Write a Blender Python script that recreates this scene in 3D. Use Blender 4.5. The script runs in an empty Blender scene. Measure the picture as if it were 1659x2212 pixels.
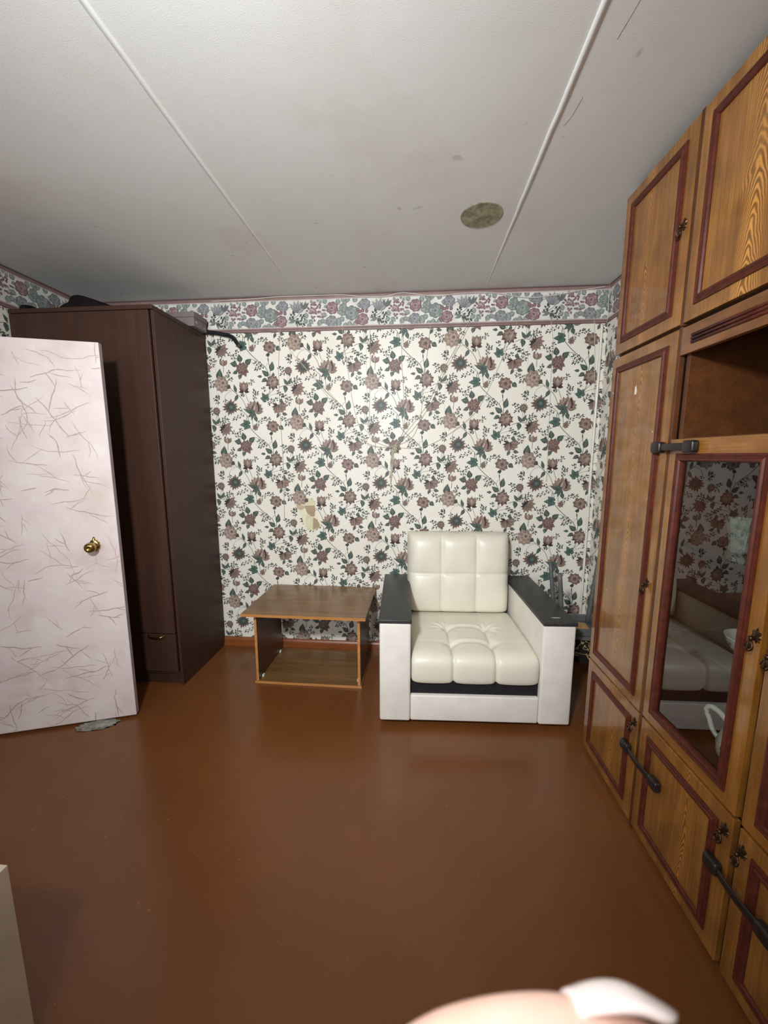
import bpy, bmesh, math, random
from mathutils import Vector, Matrix
PI = math.pi
sc = bpy.context.scene
COL = sc.collection
R = random.Random(7)

# ------------------------------------------------------------------ camera, world, lights, exposure
CAMZ = 1.4404
cam_d = bpy.data.cameras.new('camera'); cam = bpy.data.objects.new('camera', cam_d); COL.objects.link(cam)
cam_d.sensor_fit = 'VERTICAL'; cam_d.sensor_height = 36.0; cam_d.sensor_width = 27.0
cam_d.lens = 831.4 / 2212 * 36
cam_d.clip_start = 0.004; cam_d.clip_end = 50
r_ = Vector((0.9967375, 0.08069711, -0.00153023)); u_ = Vector((-0.01017804, 0.14447757, 0.98945573)); f_ = Vector((-0.08006731, 0.98621205, -0.14482755))
M = Matrix((r_, u_, -f_)).transposed().to_4x4(); M.translation = (0, 0, CAMZ); cam.matrix_world = M
cam_d.dof.use_dof = True; cam_d.dof.focus_distance = 2.4; cam_d.dof.aperture_fstop = 15.0
sc.camera = cam

w = bpy.data.worlds.new('world'); sc.world = w; w.use_nodes = True
w.node_tree.nodes['Background'].inputs[0].default_value = (0.75, 0.85, 1.0, 1)
w.node_tree.nodes['Background'].inputs[1].default_value = 0.25

def lamp(name, kind, loc, aim, power, color):
    d = bpy.data.lights.new(name, kind); o = bpy.data.objects.new(name, d); COL.objects.link(o)
    d.energy = power; d.color = color; o.location = loc
    o.rotation_euler = (Vector(aim) - Vector(loc)).to_track_quat('-Z', 'Y').to_euler()
    return d
# the room's lamp, behind, above and to the left of the photographer, turned towards the back wall
bl = lamp('room_spotlight', 'SPOT', (-0.45, -0.30, 2.15), (-0.33, 2.69, 1.50), 285, (0.96, 0.985, 1.0))
bl.spot_size = math.radians(117); bl.spot_blend = 1.0; bl.shadow_soft_size = 0.10
# the phone's own small flash, just left of the lens
fl = lamp('flash', 'SPOT', (-0.030, 0.001, CAMZ + 0.008), (-0.10, 2.69, 1.62), 6.6, (1.0, 0.98, 0.96))
fl.spot_size = math.radians(160); fl.spot_blend = 1.0; fl.shadow_soft_size = 0.006
# added soft cool fill, set at an unseen, invented window behind left
wl = lamp('window_fill', 'AREA', (-1.25, -1.62, 1.55), (0.2, 2.6, 1.25), 31, (0.90, 0.95, 1.0))
wl.shape = 'RECTANGLE'; wl.size = 1.35; wl.size_y = 1.35

vs = sc.view_settings
vs.view_transform = 'Standard'; vs.look = 'None'; vs.exposure = 0.0; vs.gamma = 1.0; vs.use_curve_mapping = False

# ------------------------------------------------------------------ helpers
def lin(c):
    return tuple((v / 255 / 12.92) if v / 255 <= 0.04045 else ((v / 255 + 0.055) / 1.055) ** 2.4 for v in c)
def rgba(c): return (*lin(c), 1.0)

class NT:
    """small node-tree builder"""
    def __init__(self, name):
        self.m = bpy.data.materials.new(name); self.m.use_nodes = True
        self.t = self.m.node_tree; self.n = self.t.nodes; self.l = self.t.links
        self.b = self.n['Principled BSDF']
    def new(self, kind, **kw):
        n = self.n.new(kind)
        for k, v in kw.items(): setattr(n, k, v)
        return n
    def put(self, sock, v):
        if hasattr(v, 'links') or hasattr(v, 'is_linked'): self.l.new(v, sock)
        else: sock.default_value = v
    def math(self, op, a, b=0.0, c=None):
        n = self.new('ShaderNodeMath', operation=op); self.put(n.inputs[0], a); self.put(n.inputs[1], b)
        if c is not None: self.put(n.inputs[2], c)
        return n.outputs[0]
    def coord(self, which='Object', scale=(1, 1, 1), loc=(0, 0, 0), rot=(0, 0, 0)):
        t = self.new('ShaderNodeTexCoord'); mp = self.new('ShaderNodeMapping')
        mp.inputs['Scale'].default_value = scale; mp.inputs['Location'].default_value = loc; mp.inputs['Rotation'].default_value = rot
        self.l.new(t.outputs[which], mp.inputs[0]); return mp.outputs[0]
    def noise(self, vec, scale, detail=4, rough=0.55, dist=0.0):
        n = self.new('ShaderNodeTexNoise'); self.l.new(vec, n.inputs['Vector'])
        n.inputs['Scale'].default_value = scale; n.inputs['Detail'].default_value = detail
        n.inputs['Roughness'].default_value = rough; n.inputs['Distortion'].default_value = dist
        return n.outputs[0]
    def ramp(self, fac, stops):
        n = self.new('ShaderNodeValToRGB'); self.l.new(fac, n.inputs[0]); e = n.color_ramp.elements
        while len(e) < len(stops): e.new(0.5)
        for el, (p, c) in zip(e, stops): el.position = p; el.color = c if len(c) == 4 else rgba(c)
        return n.outputs[0]
    def mix(self, fac, a, b, mode='MIX'):
        n = self.new('ShaderNodeMix', data_type='RGBA', blend_type=mode)
        self.put(n.inputs[0], fac); self.put(n.inputs[6], a); self.put(n.inputs[7], b); return n.outputs[2]
    def bump(self, h, strength=0.2, dist=0.002):
        n = self.new('ShaderNodeBump'); self.l.new(h, n.inputs['Height'])
        n.inputs['Strength'].default_value = strength; n.inputs['Distance'].default_value = dist
        self.l.new(n.outputs[0], self.b.inputs['Normal'])
    def base(self, v): self.put(self.b.inputs['Base Color'], v)
    def fin(self, rough=0.5, spec=0.5, metal=0.0, coat=0.0, coat_rough=0.05):
        self.put(self.b.inputs['Roughness'], rough); self.b.inputs['Specular IOR Level'].default_value = spec
        self.b.inputs['Metallic'].default_value = metal
        self.b.inputs['Coat Weight'].default_value = coat; self.b.inputs['Coat Roughness'].default_value = coat_rough
        return self.m

def plain(name, c, rough=0.5, spec=0.5, metal=0.0, coat=0.0, var=0.06, scale=12.0, bump=0.0, bscale=200.0, bdist=0.001):
    t = NT(name); v = t.coord(); f = t.noise(v, scale, 5)
    lo = tuple(max(0, x * (1 - var)) for x in c); hi = tuple(min(255, x * (1 + var)) for x in c)
    t.base(t.ramp(f, [(0.3, lo), (0.7, hi)]))
    if bump: t.bump(t.noise(t.coord(), bscale, 3), bump, bdist)
    return t.fin(rough, spec, metal, coat)

def mesh_of(bm, name, smooth=False):
    me = bpy.data.meshes.new(name); bm.normal_update(); bm.to_mesh(me); bm.free()
    if smooth: me.polygons.foreach_set('use_smooth', [True] * len(me.polygons))
    return me
def obj(name, bm, mat, parent=None, loc=(0, 0, 0), rot=(0, 0, 0), smooth=False, label=None):
    me = bm if isinstance(bm, bpy.types.Mesh) else mesh_of(bm, name, smooth)
    if mat is not None and len(me.materials) == 0:
        for m_ in (mat if isinstance(mat, (list, tuple)) else [mat]): me.materials.append(m_)
    o = bpy.data.objects.new(name, me); COL.objects.link(o)
    o.location = loc; o.rotation_euler = rot
    if parent is not None: o.parent = parent
    if label: o['label'] = label
    return o
def thing(name, label, cat, loc=(0, 0, 0), rotz=0.0, group=None):
    o = bpy.data.objects.new(name, None); COL.objects.link(o); o.empty_display_size = 0.05
    o.location = loc; o.rotation_euler = (0, 0, rotz); o['label'] = label; o['category'] = cat
    if group: o['group'] = group
    return o
def tag(o, label, cat, group=None):
    o['label'] = label; o['category'] = cat
    if group: o['group'] = group
    return o
def struct(o): o['kind'] = 'structure'; return o
def autosmooth(o, ang=35):
    me = o.data
    me.polygons.foreach_set('use_smooth', [True] * len(me.polygons))
    bm = bmesh.new(); bm.from_mesh(me)
    for e in bm.edges:
        if len(e.link_faces) == 2 and e.calc_face_angle(0) > math.radians(ang): e.smooth = False
    bm.to_mesh(me); bm.free(); return o

def add_box(bm, x0, x1, y0, y1, z0, z1, bev=0.0, segs=2):
    t = bmesh.new(); bmesh.ops.create_cube(t, size=1.0)
    for v in t.verts:
        v.co = Vector(((x0 + x1) / 2 + v.co.x * (x1 - x0), (y0 + y1) / 2 + v.co.y * (y1 - y0), (z0 + z1) / 2 + v.co.z * (z1 - z0)))
    if bev: bmesh.ops.bevel(t, geom=list(t.edges), offset=bev, segments=segs, profile=0.5, affect='EDGES')
    me = bpy.data.meshes.new('tmp'); t.to_mesh(me); t.free(); bm.from_mesh(me); bpy.data.meshes.remove(me)
    return bm
def box(x0, x1, y0, y1, z0, z1, bev=0.0, segs=2): return add_box(bmesh.new(), x0, x1, y0, y1, z0, z1, bev, segs)

def catmull(P, k=6):
    P = [Vector(q) for q in P]; out = []
    for i in range(len(P) - 1):
        a = P[max(i - 1, 0)]; b = P[i]; c = P[i + 1]; d = P[min(i + 2, len(P) - 1)]
        for j in range(k):
            t = j / k
            out.append(0.5 * ((2 * b) + (c - a) * t + (2 * a - 5 * b + 4 * c - d) * t * t + (3 * b - a - 3 * c + d) * t ** 3))
    out.append(P[-1]); return out
def add_tube(bm, pts, rad, seg=8, caps=True, flat=(1, 1), up=Vector((0, 0, 1))):
    pts = [Vector(q) for q in pts]; n = len(pts); rings = []
    for i, p_ in enumerate(pts):
        d = (pts[min(i + 1, n - 1)] - pts[max(i - 1, 0)]).normalized()
        a = up if abs(d.dot(up)) < 0.95 else Vector((1, 0, 0))
        s = d.cross(a).normalized(); t = s.cross(d).normalized()
        rr = rad[i] if isinstance(rad, (list, tuple)) else rad
        rings.append([bm.verts.new(p_ + (s * math.cos(2 * PI * k / seg) * flat[0] + t * math.sin(2 * PI * k / seg) * flat[1]) * rr) for k in range(seg)])
    for i in range(n - 1):
        for k in range(seg):
            bm.faces.new((rings[i][k], rings[i][(k + 1) % seg], rings[i + 1][(k + 1) % seg], rings[i + 1][k]))
    if caps:
        bm.faces.new(rings[0][::-1]); bm.faces.new(rings[-1])
    return bm
def add_lathe(bm, prof, seg=24, axis=Matrix.Identity(4), sx=1, sy=1):
    rings = []
    for (rr, z) in prof:
        if rr < 1e-6: rings.append([bm.verts.new(axis @ Vector((0, 0, z)))])
        else: rings.append([bm.verts.new(axis @ Vector((rr * math.cos(2 * PI * k / seg) * sx, rr * math.sin(2 * PI * k / seg) * sy, z))) for k in range(seg)])
    for a, b in zip(rings[:-1], rings[1:]):
        for k in range(seg):
            k2 = (k + 1) % seg
            if len(a) == 1 and len(b) == 1: continue
            if len(a) == 1: bm.faces.new((a[0], b[k], b[k2]))
            elif len(b) == 1: bm.faces.new((a[k], b[0], a[k2]))
            else: bm.faces.new((a[k], b[k], b[k2], a[k2]))
    return bm
def fixn(bm): bmesh.ops.recalc_face_normals(bm, faces=list(bm.faces)); return bm

# ------------------------------------------------------------------ materials
def wood(name, light, dark, axis='z', stripe=0.030, curve=150.0, fig=0.55, rough=0.3, coat=0.55, centre_w=0.034):
    """lacquered ash: nested arches along the middle of a board (across = local y, along = local z), fine straight grain beside them"""
    t = NT(name)
    v = t.coord()
    s = t.new('ShaderNodeSeparateXYZ'); t.l.new(v, s.inputs[0])
    info = t.new('ShaderNodeObjectInfo'); rnd = info.outputs['Random']
    acr, alo = (s.outputs[1], s.outputs[2]) if axis == 'z' else (s.outputs[2], s.outputs[1])
    off = t.math('MULTIPLY_ADD', rnd, 0.10, -0.05)
    wob = t.noise(t.coord(scale=(2.2, 2.2, 1.6)), 2.6, 3)
    y = t.math('ADD', t.math('ADD', acr, off), t.math('MULTIPLY_ADD', wob, 0.05, -0.025))
    wv = t.math('MULTIPLY_ADD', t.noise(t.coord(scale=(0.3, 0.3, 2.4)), 1.0, 1), 1.5, 0.35)      # the figure swells and narrows along the board
    y2 = t.math('MULTIPLY', t.math('POWER', t.math('ABSOLUTE', y), 1.45), wv)
    ph = t.math('ADD', t.math('MULTIPLY_ADD', y2, curve * 0.15, alo), t.math('MULTIPLY', rnd, 3.0))
    ph = t.math('ADD', ph, t.math('MULTIPLY', t.noise(t.coord(scale=(70, 70, 9)), 1.0, 4), 0.020))
    ph = t.math('ADD', ph, t.math('MULTIPLY', t.noise(t.coord(scale=(5, 5, 10)), 1.0, 3), 0.10))
    st = t.math('MULTIPLY_ADD', t.math('SINE', t.math('MULTIPLY', ph, 2 * PI / stripe)), 0.5, 0.5)
    cw = t.math('MULTIPLY', t.math('DIVIDE', centre_w, wv), t.math('MULTIPLY_ADD', t.noise(t.coord(scale=(40, 40, 6)), 1.0, 3), 0.8, 0.6))
    fall = t.math('SUBTRACT', 1.0, t.math('MINIMUM', t.math('DIVIDE', t.math('ABSOLUTE', y), cw), 1.0))
    fall = t.math('POWER', fall, 0.6)
    zmask = t.ramp(t.noise(t.coord(scale=(0.5, 0.5, 1)), 1.9, 1), [(0.36, (0, 0, 0)), (0.52, (255, 255, 255))])
    k = t.math('MULTIPLY', t.math('MULTIPLY', fall, zmask), fig)
    sc_f = (160, 160, 5) if axis == 'z' else (160, 5, 160)
    fine = t.noise(t.coord(scale=sc_f), 1.0, 5, 0.6)
    sc_m = (14, 14, 1.0) if axis == 'z' else (14, 1.0, 14)
    mid = t.noise(t.coord(scale=sc_m), 2.0, 4)
    blot = t.noise(t.coord(), 9.0, 4)
    basec = t.ramp(t.math('ADD', t.math('MULTIPLY', fine, 0.55), t.math('MULTIPLY', mid, 0.45)),
                   [(0.36, dark), (0.50, tuple((a + b) / 2 for a, b in zip(light, dark))), (0.64, light)])
    basec = t.mix(t.math('MULTIPLY', t.ramp(blot, [(0.42, (0, 0, 0)), (0.68, (255, 255, 255))]), 0.45), basec, rgba(tuple(c * 0.8 for c in dark)))
    hi = tuple(min(255, c * 1.36) for c in light)
    figc = t.ramp(st, [(0.10, tuple(c * 0.9 for c in dark)), (0.5, light), (0.92, hi)])
    t.base(t.mix(k, basec, figc))
    return t.fin(rough, 0.5, 0, coat, 0.07)

M_ash = wood('ash_lacquer', (160, 108, 48), (114, 70, 27))
M_ashh = wood('ash_lacquer_horizontal', (136, 84, 36), (104, 60, 22), axis='y', fig=0.0)
M_ash2 = wood('ash_lacquer_bold', (172, 120, 54), (124, 78, 30), fig=0.72, curve=80.0, stripe=0.030, centre_w=0.060)
M_birch = wood('birch_lacquer', (164, 110, 46), (128, 80, 28), fig=0.12, stripe=0.05)
M_birchh = wood('birch_lacquer_horizontal', (164, 110, 46), (128, 80, 28), axis='y', fig=0.0)
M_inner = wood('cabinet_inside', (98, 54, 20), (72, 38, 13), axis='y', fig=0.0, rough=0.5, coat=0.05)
M_red = plain('red_brown_moulding', (80, 36, 25), 0.38, 0.25, 0, 0.0, 0.15, 40)
M_bronze = plain('dark_bronze', (78, 58, 42), 0.32, 0.6, 0.85, 0, 0.35, 60)
M_brass = plain('polished_brass', (176, 152, 92), 0.16, 0.6, 1.0, 0, 0.1, 30)
M_blackp = plain('black_plastic', (30, 26, 25), 0.38, 0.5, 0, 0, 0.15, 60, 0.1)
M_gapshade = plain('painted_gap_shade', (18, 10, 6), 0.9, 0.1)  # near-black colour standing in for the shade inside the cabinet gaps

def dark_wood():
    t = NT('dark_brown_veneer')
    f = t.noise(t.coord(scale=(26, 26, 1.4)), 1.0, 5, 0.6); g = t.noise(t.coord(scale=(130, 130, 5)), 1.0, 4)
    t.base(t.ramp(t.math('ADD', t.math('MULTIPLY', f, 0.6), t.math('MULTIPLY', g, 0.4)), [(0.3, (56, 37, 27)), (0.5, (62, 40, 30)), (0.7, (72, 46, 34))]))
    return t.fin(0.5, 0.35, 0, 0.0, 0.2)
M_dark = dark_wood()

def table_wood(name, a, b, c):
    t = NT(name)
    f = t.noise(t.coord(scale=(2.2, 26, 26)), 1.0, 5, 0.62); g = t.noise(t.coord(scale=(9, 190, 190)), 1.0, 3)
    t.base(t.ramp(t.math('ADD', t.math('MULTIPLY', f, 0.6), t.math('MULTIPLY', g, 0.4)), [(0.32, a), (0.5, b), (0.68, c)]))
    return t.fin(0.33, 0.5, 0, 0.15, 0.15)
M_tab = table_wood('walnut_board', (92, 64, 36), (120, 87, 49), (142, 106, 60))
M_tabside = plain('dark_walnut_board', (86, 50, 34), 0.35, 0.5, 0, 0.1, 0.12, 18)
M_tabedge = table_wood('light_edge_band', (160, 104, 54), (184, 126, 70), (198, 144, 86))

def floor_mat():
    t = NT('brown_floor_paint')
    f = t.noise(t.coord(), 1.6, 5, 0.6); g = t.noise(t.coord(), 260.0, 2)
    c = t.ramp(f, [(0.3, (106, 62, 31)), (0.55, (114, 68, 33)), (0.75, (122, 73, 34))])
    sp = t.ramp(t.noise(t.coord(), 46.0, 1), [(0.765, (0, 0, 0)), (0.80, (255, 255, 255))])
    t.base(t.mix(t.math('MULTIPLY', sp, 0.25), c, rgba((176, 130, 88))))
    t.bump(t.math('ADD', t.math('MULTIPLY', t.noise(t.coord(), 7.0, 3), 1.0), t.math('MULTIPLY', g, 0.12)), 0.10, 0.004)
    return t.fin(0.27, 0.5, 0, 0.0)
M_floor = floor_mat()

def ceiling_mat():
    t = NT('ceiling_paper')
    f = t.noise(t.coord(), 1.1, 4); st = t.ramp(t.noise(t.coord(), 2.3, 5, 0.6), [(0.52, (0, 0, 0)), (0.75, (255, 255, 255))])
    c = t.ramp(f, [(0.3, (218, 218, 214)), (0.7, (227, 226, 223))])
    spots = t.ramp(t.noise(t.coord(), 15.0, 1, 0.3), [(0.785, (0, 0, 0)), (0.82, (255, 255, 255))])
    c = t.mix(t.math('MULTIPLY', st, 0.35), c, rgba((196, 190, 178)))
    t.base(t.mix(t.math('MULTIPLY', spots, 0.35), c, rgba((140, 136, 124))))
    t.bump(t.math('ADD', t.noise(t.coord(), 340.0, 3), t.math('MULTIPLY', t.noise(t.coord(), 5.0, 2), 2.0)), 0.22, 0.0015)
    return t.fin(0.85, 0.2)
M_ceil = ceiling_mat()

def paper_mat():
    t = NT('wallpaper_ground')
    f = t.noise(t.coord(), 2.2, 5); g = t.noise(t.coord(), 130, 4)
    c = t.ramp(f, [(0.3, (226, 221, 208)), (0.7, (234, 230, 220))])
    t.base(t.mix(t.math('MULTIPLY', g, 0.12), c, rgba((206, 198, 182))))
    t.bump(g, 0.12, 0.001)
    return t.fin(0.42, 0.35)
M_paper = paper_mat()

def print_mat(name, rough):
    t = NT(name)
    a = t.new('ShaderNodeVertexColor', layer_name='ink')
    n1 = t.noise(t.coord(), 150.0, 4, 0.7); n2 = t.noise(t.coord(), 520.0, 2)
    m = t.math('MULTIPLY_ADD', t.math('ADD', n1, t.math('MULTIPLY', n2, 0.4)), 1.5, -0.08)
    t.base(t.mix(1.0, a.outputs[0], t.ramp(m, [(0.15, (96, 94, 92)), (0.95, (255, 255, 255)), ]), 'MULTIPLY'))
    t.bump(t.noise(t.coord(), 130, 4), 0.12, 0.001)
    return t.fin(rough, 0.3)
M_ink = print_mat('wallpaper_ink', 0.45)

def door_mat():
    t = NT('pink_marbled_paper')
    f = t.noise(t.coord(), 5.0, 5, 0.55)
    c = t.ramp(f, [(0.3, (200, 184, 174)), (0.48, (212, 197, 195)), (0.7, (218, 207, 199))])
    c = t.mix(t.math('MULTIPLY', t.ramp(t.noise(t.coord(), 14, 4), [(0.55, (0, 0, 0)), (0.7, (255, 255, 255))]), 0.35), c, rgba((228, 220, 212)))
    t.base(c)
    t.bump(t.noise(t.coord(), 25, 4), 0.1, 0.002)
    return t.fin(0.4, 0.4)
M_door = door_mat()
M_doorside = plain('door_edge_paint', (172, 158, 162), 0.5)
M_leather = plain('cream_faux_leather', (224, 219, 202), 0.37, 0.5, 0, 0.0, 0.02, 6, 0.08, 420, 0.0006)
M_white = plain('white_leatherette', (228, 223, 214), 0.48, 0.4, 0, 0, 0.03, 8, 0.14, 330, 0.0008)
M_blackcloth = plain('black_fabric', (34, 32, 36), 0.75, 0.2, 0, 0, 0.1, 60, 0.1)
M_armtop = plain('black_oak_laminate', (52, 51, 51), 0.42, 0.45, 0, 0, 0.06, 40, 0.08)
M_pinkline = plain('border_band', (134, 110, 104), 0.5)
M_skirting = plain('painted_skirting', (132, 74, 38), 0.28, 0.5, 0, 0, 0.08, 6)
M_grey = plain('grey_painted_wood', (90, 92, 90), 0.5, 0.4, 0, 0, 0.08, 30)
M_cord = plain('old_cotton_cord', (190, 184, 166), 0.8, 0.2)
M_wire = plain('white_cable', (196, 188, 180), 0.5)
M_carton = plain('grey_cardboard', (122, 112, 110), 0.75, 0.2)
M_boxpale = plain('pale_board', (196, 180, 160), 0.6, 0.3, 0, 0, 0.05, 6, 0.1)
M_fur = plain('dark_fur', (30, 25, 24), 0.95, 0.1, 0, 0, 0.4, 90, 0.8, 160, 0.006)
M_china = plain('white_china', (214, 220, 212), 0.16, 0.5, 0, 0.3, 0.02)
M_chinaprint = plain('china_flower_print', (120, 70, 72), 0.2, 0.5, 0, 0.3, 0.4, 160)
M_chinagreen = plain('china_leaf_print', (72, 96, 84), 0.2, 0.5, 0, 0.3, 0.3, 160)
M_bag = plain('grey_plastic_bag', (128, 125, 118), 0.3, 0.5, 0, 0, 0.25, 40)
M_wall = plain('plain_wall', (205, 200, 190), 0.7, 0.3)
M_whitepaint = plain('white_gloss_paint', (222, 218, 208), 0.3, 0.5)

def glass(name, tint=(255, 255, 255), rough=0.0):
    t = NT(name); t.base(rgba(tint)); t.b.inputs['Transmission Weight'].default_value = 1.0; t.b.inputs['IOR'].default_value = 1.5
    return t.fin(rough, 0.5)
def pane_mat():
    # thin flat glass: straight-through plus a mirror reflection, so no solid volume is needed
    t = NT('cabinet_pane')
    tr = t.new('ShaderNodeBsdfTransparent'); tr.inputs[0].default_value = (0.80, 0.80, 0.77, 1)
    gl = t.new('ShaderNodeBsdfGlossy'); gl.inputs['Roughness'].default_value = 0.004
    gm = t.new('ShaderNodeNewGeometry'); fr = t.new('ShaderNodeFresnel'); fr.inputs[0].default_value = 1.5
    mx = t.new('ShaderNodeMixShader'); t.l.new(t.math('MULTIPLY', t.math('MULTIPLY', fr.outputs[0], t.math('SUBTRACT', 1.0, gm.outputs['Backfacing'])), 1.7), mx.inputs[0])
    t.l.new(tr.outputs[0], mx.inputs[1]); t.l.new(gl.outputs[0], mx.inputs[2])
    out = t.n['Material Output']; t.l.new(mx.outputs[0], out.inputs[0]); return t.m
M_pane = pane_mat()
def tumbler_mat():
    t = NT('pressed_glass'); t.base(rgba((225, 238, 232))); t.b.inputs['Transmission Weight'].default_value = 0.80; t.b.inputs['IOR'].default_value = 1.5
    return t.fin(0.06, 0.6)
M_glass = tumbler_mat()
M_shelfglass = glass('shelf_glass', (222, 238, 230))

# ------------------------------------------------------------------ flat print on the wallpaper (shapes in a y-down sheet, later laid on the wall)
class Sheet:
    def __init__(self): self.v = []; self.f = []; self.c = []; self.k = 0
    def grid(self, rows, cols):
        b = len(self.v); n = len(rows[0])
        for rw, cw in zip(rows, cols):
            for q, c in zip(rw, cw): self.v.append((q[0], q[1], self.k)); self.c.append(c)
        for i in range(len(rows) - 1):
            for j in range(n - 1):
                a = b + i * n + j; self.f.append((a, a + 1, a + n + 1, a + n))
        self.k += 1
    def poly(self, pts, c):
        b = len(self.v)
        for q in pts: self.v.append((q[0], q[1], self.k)); self.c.append(c)
        self.f.append(tuple(range(b, b + len(pts)))); self.k += 1
    def petal(self, x, y, ang, L, W, c0, c1, cm=None, pw=0.75, bend=0.0, n=6, tip=0.0):
        a = math.radians(ang); rows = []; cols = []
        for i in range(n + 1):
            t = i / n; wd = W / 2 * (math.sin(PI * min(1, t ** pw)) * (1 - tip) + tip * (1 - t) * 2 * min(1, t * 3)) + 0.6
            aa = a + bend * t; px = x + L * t * math.cos(aa); py = y + L * t * math.sin(aa)
            nx, ny = -math.sin(aa), math.cos(aa)
            e = tuple(u + (v - u) * t for u, v in zip(c0, c1)); m = e if cm is None else tuple(u + (v - u) * 0.75 for u, v in zip(e, cm))
            rows.append([(px - nx * wd, py - ny * wd), (px, py), (px + nx * wd, py + ny * wd)])
            ed = tuple(v * 0.9 for v in e); cols.append([ed, m, e])
        self.grid(rows, cols)
    def stem(self, pts, wd, c):
        P = catmull([(q[0], q[1], 0) for q in pts], 5); rows = []
        for i, q in enumerate(P):
            d = (P[min(i + 1, len(P) - 1)] - P[max(i - 1, 0)]).normalized()
            rows.append([(q.x - d.y * wd / 2, q.y + d.x * wd / 2), (q.x + d.y * wd / 2, q.y - d.x * wd / 2)])
        self.grid(rows, [[c, c]] * len(rows))
    def disc(self, x, y, rx, ry, c0, c1, n=12):
        rows = []; cols = []
        for rr, c in ((0.02, c0), (0.55, tuple((a + b) / 2 for a, b in zip(c0, c1))), (1.0, c1)):
            rows.append([(x + rx * rr * math.cos(2 * PI * k / n), y + ry * rr * math.sin(2 * PI * k / n)) for k in range(n + 1)]); cols.append([c] * (n + 1))
        self.grid(rows, cols)

G1 = (78, 93, 85); G0 = (45, 57, 53); G2 = (106, 120, 110); ST = (92, 96, 88)
P0 = (84, 64, 60); P1 = (130, 108, 100); P2 = (162, 142, 130); P3 = (190, 172, 156); PD = (62, 46, 46)
def leaf(s, x, y, ang, L, W, b=0.0, c0=G0, c1=G1): s.petal(x, y, ang, L, W, c0, c1, G2, 0.8, b, 6, 0.25)
def sprig(s, x0, y0, x1, y1, n=5, L=42, W=19, rr=R):
    s.stem([(x0, y0), ((x0 + x1) / 2 + (y1 - y0) * 0.08, (y0 + y1) / 2 - (x1 - x0) * 0.08), (x1, y1)], 5, ST)
    a = math.degrees(math.atan2(y1 - y0, x1 - x0))
    for i in range(n):
        t = (i + 0.6) / n; x = x0 + (x1 - x0) * t; y = y0 + (y1 - y0) * t; sd = 1 if i % 2 else -1
        s.petal(x, y, a + sd * rr.uniform(38, 62), L * rr.uniform(0.85, 1.25), W, G0, G1, None, 1.1, 0, 4)
        if i % 2 == 0:
            x2 = x + 26 * math.cos(math.radians(a - sd * 50)); y2 = y + 26 * math.sin(math.radians(a - sd * 50))
            s.stem([(x, y), (x2, y2)], 3.5, ST); s.petal(x2, y2, a - sd * 50, L * 0.8, W * 0.9, G0, P0, None, 1.1, 0, 4)
    s.petal(x1, y1, a, L, W, G0, G1, None, 1.1, 0, 4)
def rose(s, x, y, r, dark=P0, mid=P1, light=P2, ang0=0, rr=R):
    for k in range(9):
        a = ang0 + k * 40 + rr.uniform(-8, 8); s.petal(x, y, a, r * rr.uniform(0.92, 1.12), r * 0.72, dark, mid, None, 1.2, 0, 5, 0.1)
    for k in range(7):
        a = ang0 + 20 + k * 51; s.petal(x, y, a, r * 0.78, r * 0.6, dark, light, None, 1.15, 0.2, 5)
    s.disc(x, y, r * 0.50, r * 0.52, mid, light, 14)
    for k in range(5):
        a = ang0 + k * 72; px = x + r * 0.16 * math.cos(math.radians(a)); py = y + r * 0.16 * math.sin(math.radians(a))
        s.petal(px, py, a + 70, r * 0.42, r * 0.22, dark, light, None, 1, 0.6, 4)
    s.disc(x + r * 0.04, y - r * 0.02, r * 0.13, r * 0.11, PD, dark, 8)
def lotus(s, x, y):
    for a in (-150, -128, -108, -86, -66, -44, -22): s.petal(x - 5, y + 60, a, 190 - abs(a + 90) * 0.45, 74, P0, P1, P2, 1.15, 0, 6, 0.2)
    for a, b in ((-10, -0.25), (14, -0.35), (172, 0.2)): s.petal(x + 5, y + 60, a, 140, 52, P0, P1, P2, 1.0, b, 6, 0.2)
    for a in (-122, -100, -78, -56): s.petal(x - 8, y + 70, a, 170, 66, P1, P2, None, 1.2, 0, 6)
    s.petal(x + 62, y + 60, -84, 172, 42, PD, P0, None, 1.0, -0.2, 6)
    s.petal(x - 8, y + 85, -96, 158, 92, P2, P3, (206, 186, 170), 1.1, 0, 6); s.petal(x - 52, y + 70, -82, 172, 40, P0, P1, None, 1.0, 0.25, 6)
    s.petal(x + 22, y + 82, -80, 140, 50, P2, P1, None, 1.1, 0, 6)
    for a, L in ((-168, 165), (-140, 90), (128, 110), (92, 120), (40, 90), (-60, 60), (-115, 80)): leaf(s, x - 30, y + 68, a, L, 44, 0.2)
    leaf(s, x, y + 120, 70, 100, 56)
def sunflower(s, x, y):
    for k in range(15): s.petal(x + 12, y - 5, 90 + k * 24 + R.uniform(-6, 6), R.uniform(95, 135), 44, P0, P1, None, 0.9, 0, 5, 0.3)
    for k in range(12): s.petal(x + 20, y - 8, k * 30, 74, 32, PD, G1, None, 0.9, 0, 4, 0.2)
    s.disc(x + 22, y - 8, 58, 48, (96, 108, 102), (58, 72, 70), 14)
    for k in range(8): s.petal(x + 22, y - 8, k * 45, 44, 12, (120, 128, 118), (60, 72, 70), None, 1, 0.5, 3)
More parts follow.
